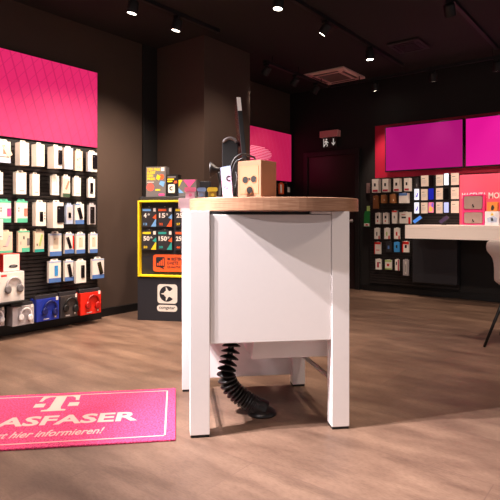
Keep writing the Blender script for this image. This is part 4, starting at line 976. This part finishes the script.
boot = smooth_path([loc(path[-8]), endp, endp*.5 + Vector((0, 0, .012)), Vector((0.0, 0, .02))], 5)
MB().tube(boot, [.044 + .012*i/len(boot) for i in range(len(boot))], M_vert, 20).build('boot', SPN)
MB().lathe([(.074, 0), (.074, .006), (.066, .018), (.048, .03), (.03, .034)], M_vert, 36).build('floor_plate', SPN)

# ================================================================== FLOOR MAT
MR = TH + R(8)
mr = room((175.8-250)/F*3.035, 3.035, 0)                # far right corner
M_mat = mat('magenta mat pile', (202, 58, 104), .95, vary=.51, nscale=120, bump=.6)
M_matt = mat('pale mat print', (222, 172, 162), .95, vary=.10, nscale=200)
MA = thing('floor_mat', 'magenta printed floor mat with pale writing on the floor at left', 'mat', (mr.x, mr.y, 0), MR)
MWD, MDP = 1.34, .712
MB().box((-MWD, -MDP, 0), (0, 0, .009), M_mat).build('mat_pile', MA, .003)
bd = MB(); i0 = .042; th_ = .008; zt = .0098; zb_ = .008
for (x0, y0, x1, y1) in ((-MWD+i0, -i0-th_, -i0-.002, -i0), (-MWD+i0, -MDP+i0, -i0-.002, -MDP+i0+th_), (-MWD+i0, -MDP+i0, -MWD+i0+th_, -i0), (-i0-.002-th_, -MDP+i0, -i0-.002, -i0)):
    bd.box((x0, y0, zb_), (x1, y1, zt), M_matt)
bd.build('printed_border', MA)
def ml(px, py):                                     # photo point on the floor -> mat's own frame
    t_ = F/(py-CY); p = room((px-250)/F*t_, t_, 0)-Vector((mr.x, mr.y, 0)); c, s_ = math.cos(MR), math.sin(MR)
    return p.x*c+p.y*s_, -p.x*s_+p.y*c
tx = MB()
xr, yr_ = ml(137.5, 419); xl, yl_ = ml(0, 429)
lwid = (xr-xl)/7*9.5                                # seven of the nine letters are in view
cap = ml(68, 416.6)[1]-ml(68, 425.8)[1]
put_text_flat(tx, 'GLASFASER', xr-lwid/2, ml(68, 421.2)[1], .0094, lwid, cap, M_matt, .03)
tx.build('lettering', MA); tx = MB()
xr2, _ = ml(102.5, 436)
xl2, _ = ml(0, 440)
w2 = (xr2-xl2)/17.2*20.9
put_text_flat(tx, 'Jetzt hier informieren!', xr2-w2/2, ml(51, 436)[1], .0094, w2, ml(51, 432)[1]-ml(51, 440.2)[1], M_matt, .012, .25)
tx.build('lettering', MA)
lgm = MB(); ux, uy = ml(58, 404.5); sT = ml(60, 397)[1]-ml(60, 412.5)[1]
Tp = [(-.52,1),(.52,1),(.55,.62),(.46,.62),(.42,.80),(.32,.89),(.15,.90),(.15,.22),(.19,.10),(.32,.08),(.32,0),(-.32,0),(-.32,.08),(-.19,.10),(-.15,.22),(-.15,.90),(-.32,.89),(-.42,.80),(-.46,.62),(-.55,.62)]
lgm.slab([(ux+x*sT*.78, uy+(y-.5)*sT) for x, y in Tp], zb_, zt, M_matt)
for sx in (-1, 1): lgm.slab([(ux+sx*sT*.36-sT*.11, uy-.24*sT), (ux+sx*sT*.36+sT*.11, uy-.24*sT), (ux+sx*sT*.36+sT*.11, uy-.02*sT), (ux+sx*sT*.36-sT*.11, uy-.02*sT)], zb_, zt, M_matt)
lgm.build('letter_logo', MA)

# ================================================================== CHAIR AT THE RIGHT EDGE
M_shell = mat('white shell plastic', (226, 214, 208), .4, vary=.02)
chp = room(2.17, 4.095, 0)
CH = thing('shell_chair', 'white shell chair with black legs at the right edge, facing the wall desk', 'chair', chp, R(90))   # local x = the way it faces
prof = [(-.262, .836, .150), (-.272, .833, .205), (-.276, .815, .232), (-.272, .775, .240), (-.258, .735, .236), (-.240, .70, .215), (-.222, .64, .205), (-.205, .57, .205), (-.185, .50, .21),
        (-.145, .452, .216), (-.07, .432, .22), (.03, .434, .222), (.13, .446, .222), (.19, .45, .212), (.222, .438, .19)]
nu = 17; vs = []; fs = []
for j, (x, z, hw_) in enumerate(prof):
    for i in range(nu):
        u = -1 + 2*i/(nu-1); au = abs(u)
        fx = x + (.075*au**2.2 if j < 9 else .075*au**2.2*max(0, (12-j)/4) if j < 12 else 0) * (.45 if j < 5 else 1)
        fz = z + (.055*au**3 * (1 if 7 < j < 13 else .3) if j >= 6 else 0)
        vs.append((fx, u*hw_, fz))
for j in range(len(prof)-1):
    for i in range(nu-1): fs.append((j*nu+i, j*nu+i+1, (j+1)*nu+i+1, (j+1)*nu+i))
sh = MB().add(vs, fs, M_shell, True).build('shell', CH)
md = sh.modifiers.new('thick', 'SOLIDIFY'); md.thickness = .012
md = sh.modifiers.new('sub', 'SUBSURF'); md.levels = 1; md.render_levels = 2
for sx, sy in ((-1, -1), (-1, 1), (1, -1), (1, 1)):
    MB().tube([(sx*.12, sy*.11, .428), (sx*.27, sy*.24, .0)], [.013, .010], M_blk, 12).build('leg', CH)
MB().tube([(-.12, -.11, .415), (.12, .11, .415)], .009, M_blkm, 8).build('cross_brace', CH)
MB().tube([(-.12, .11, .402), (.12, -.11, .402)], .009, M_blkm, 8).build('cross_brace', CH)
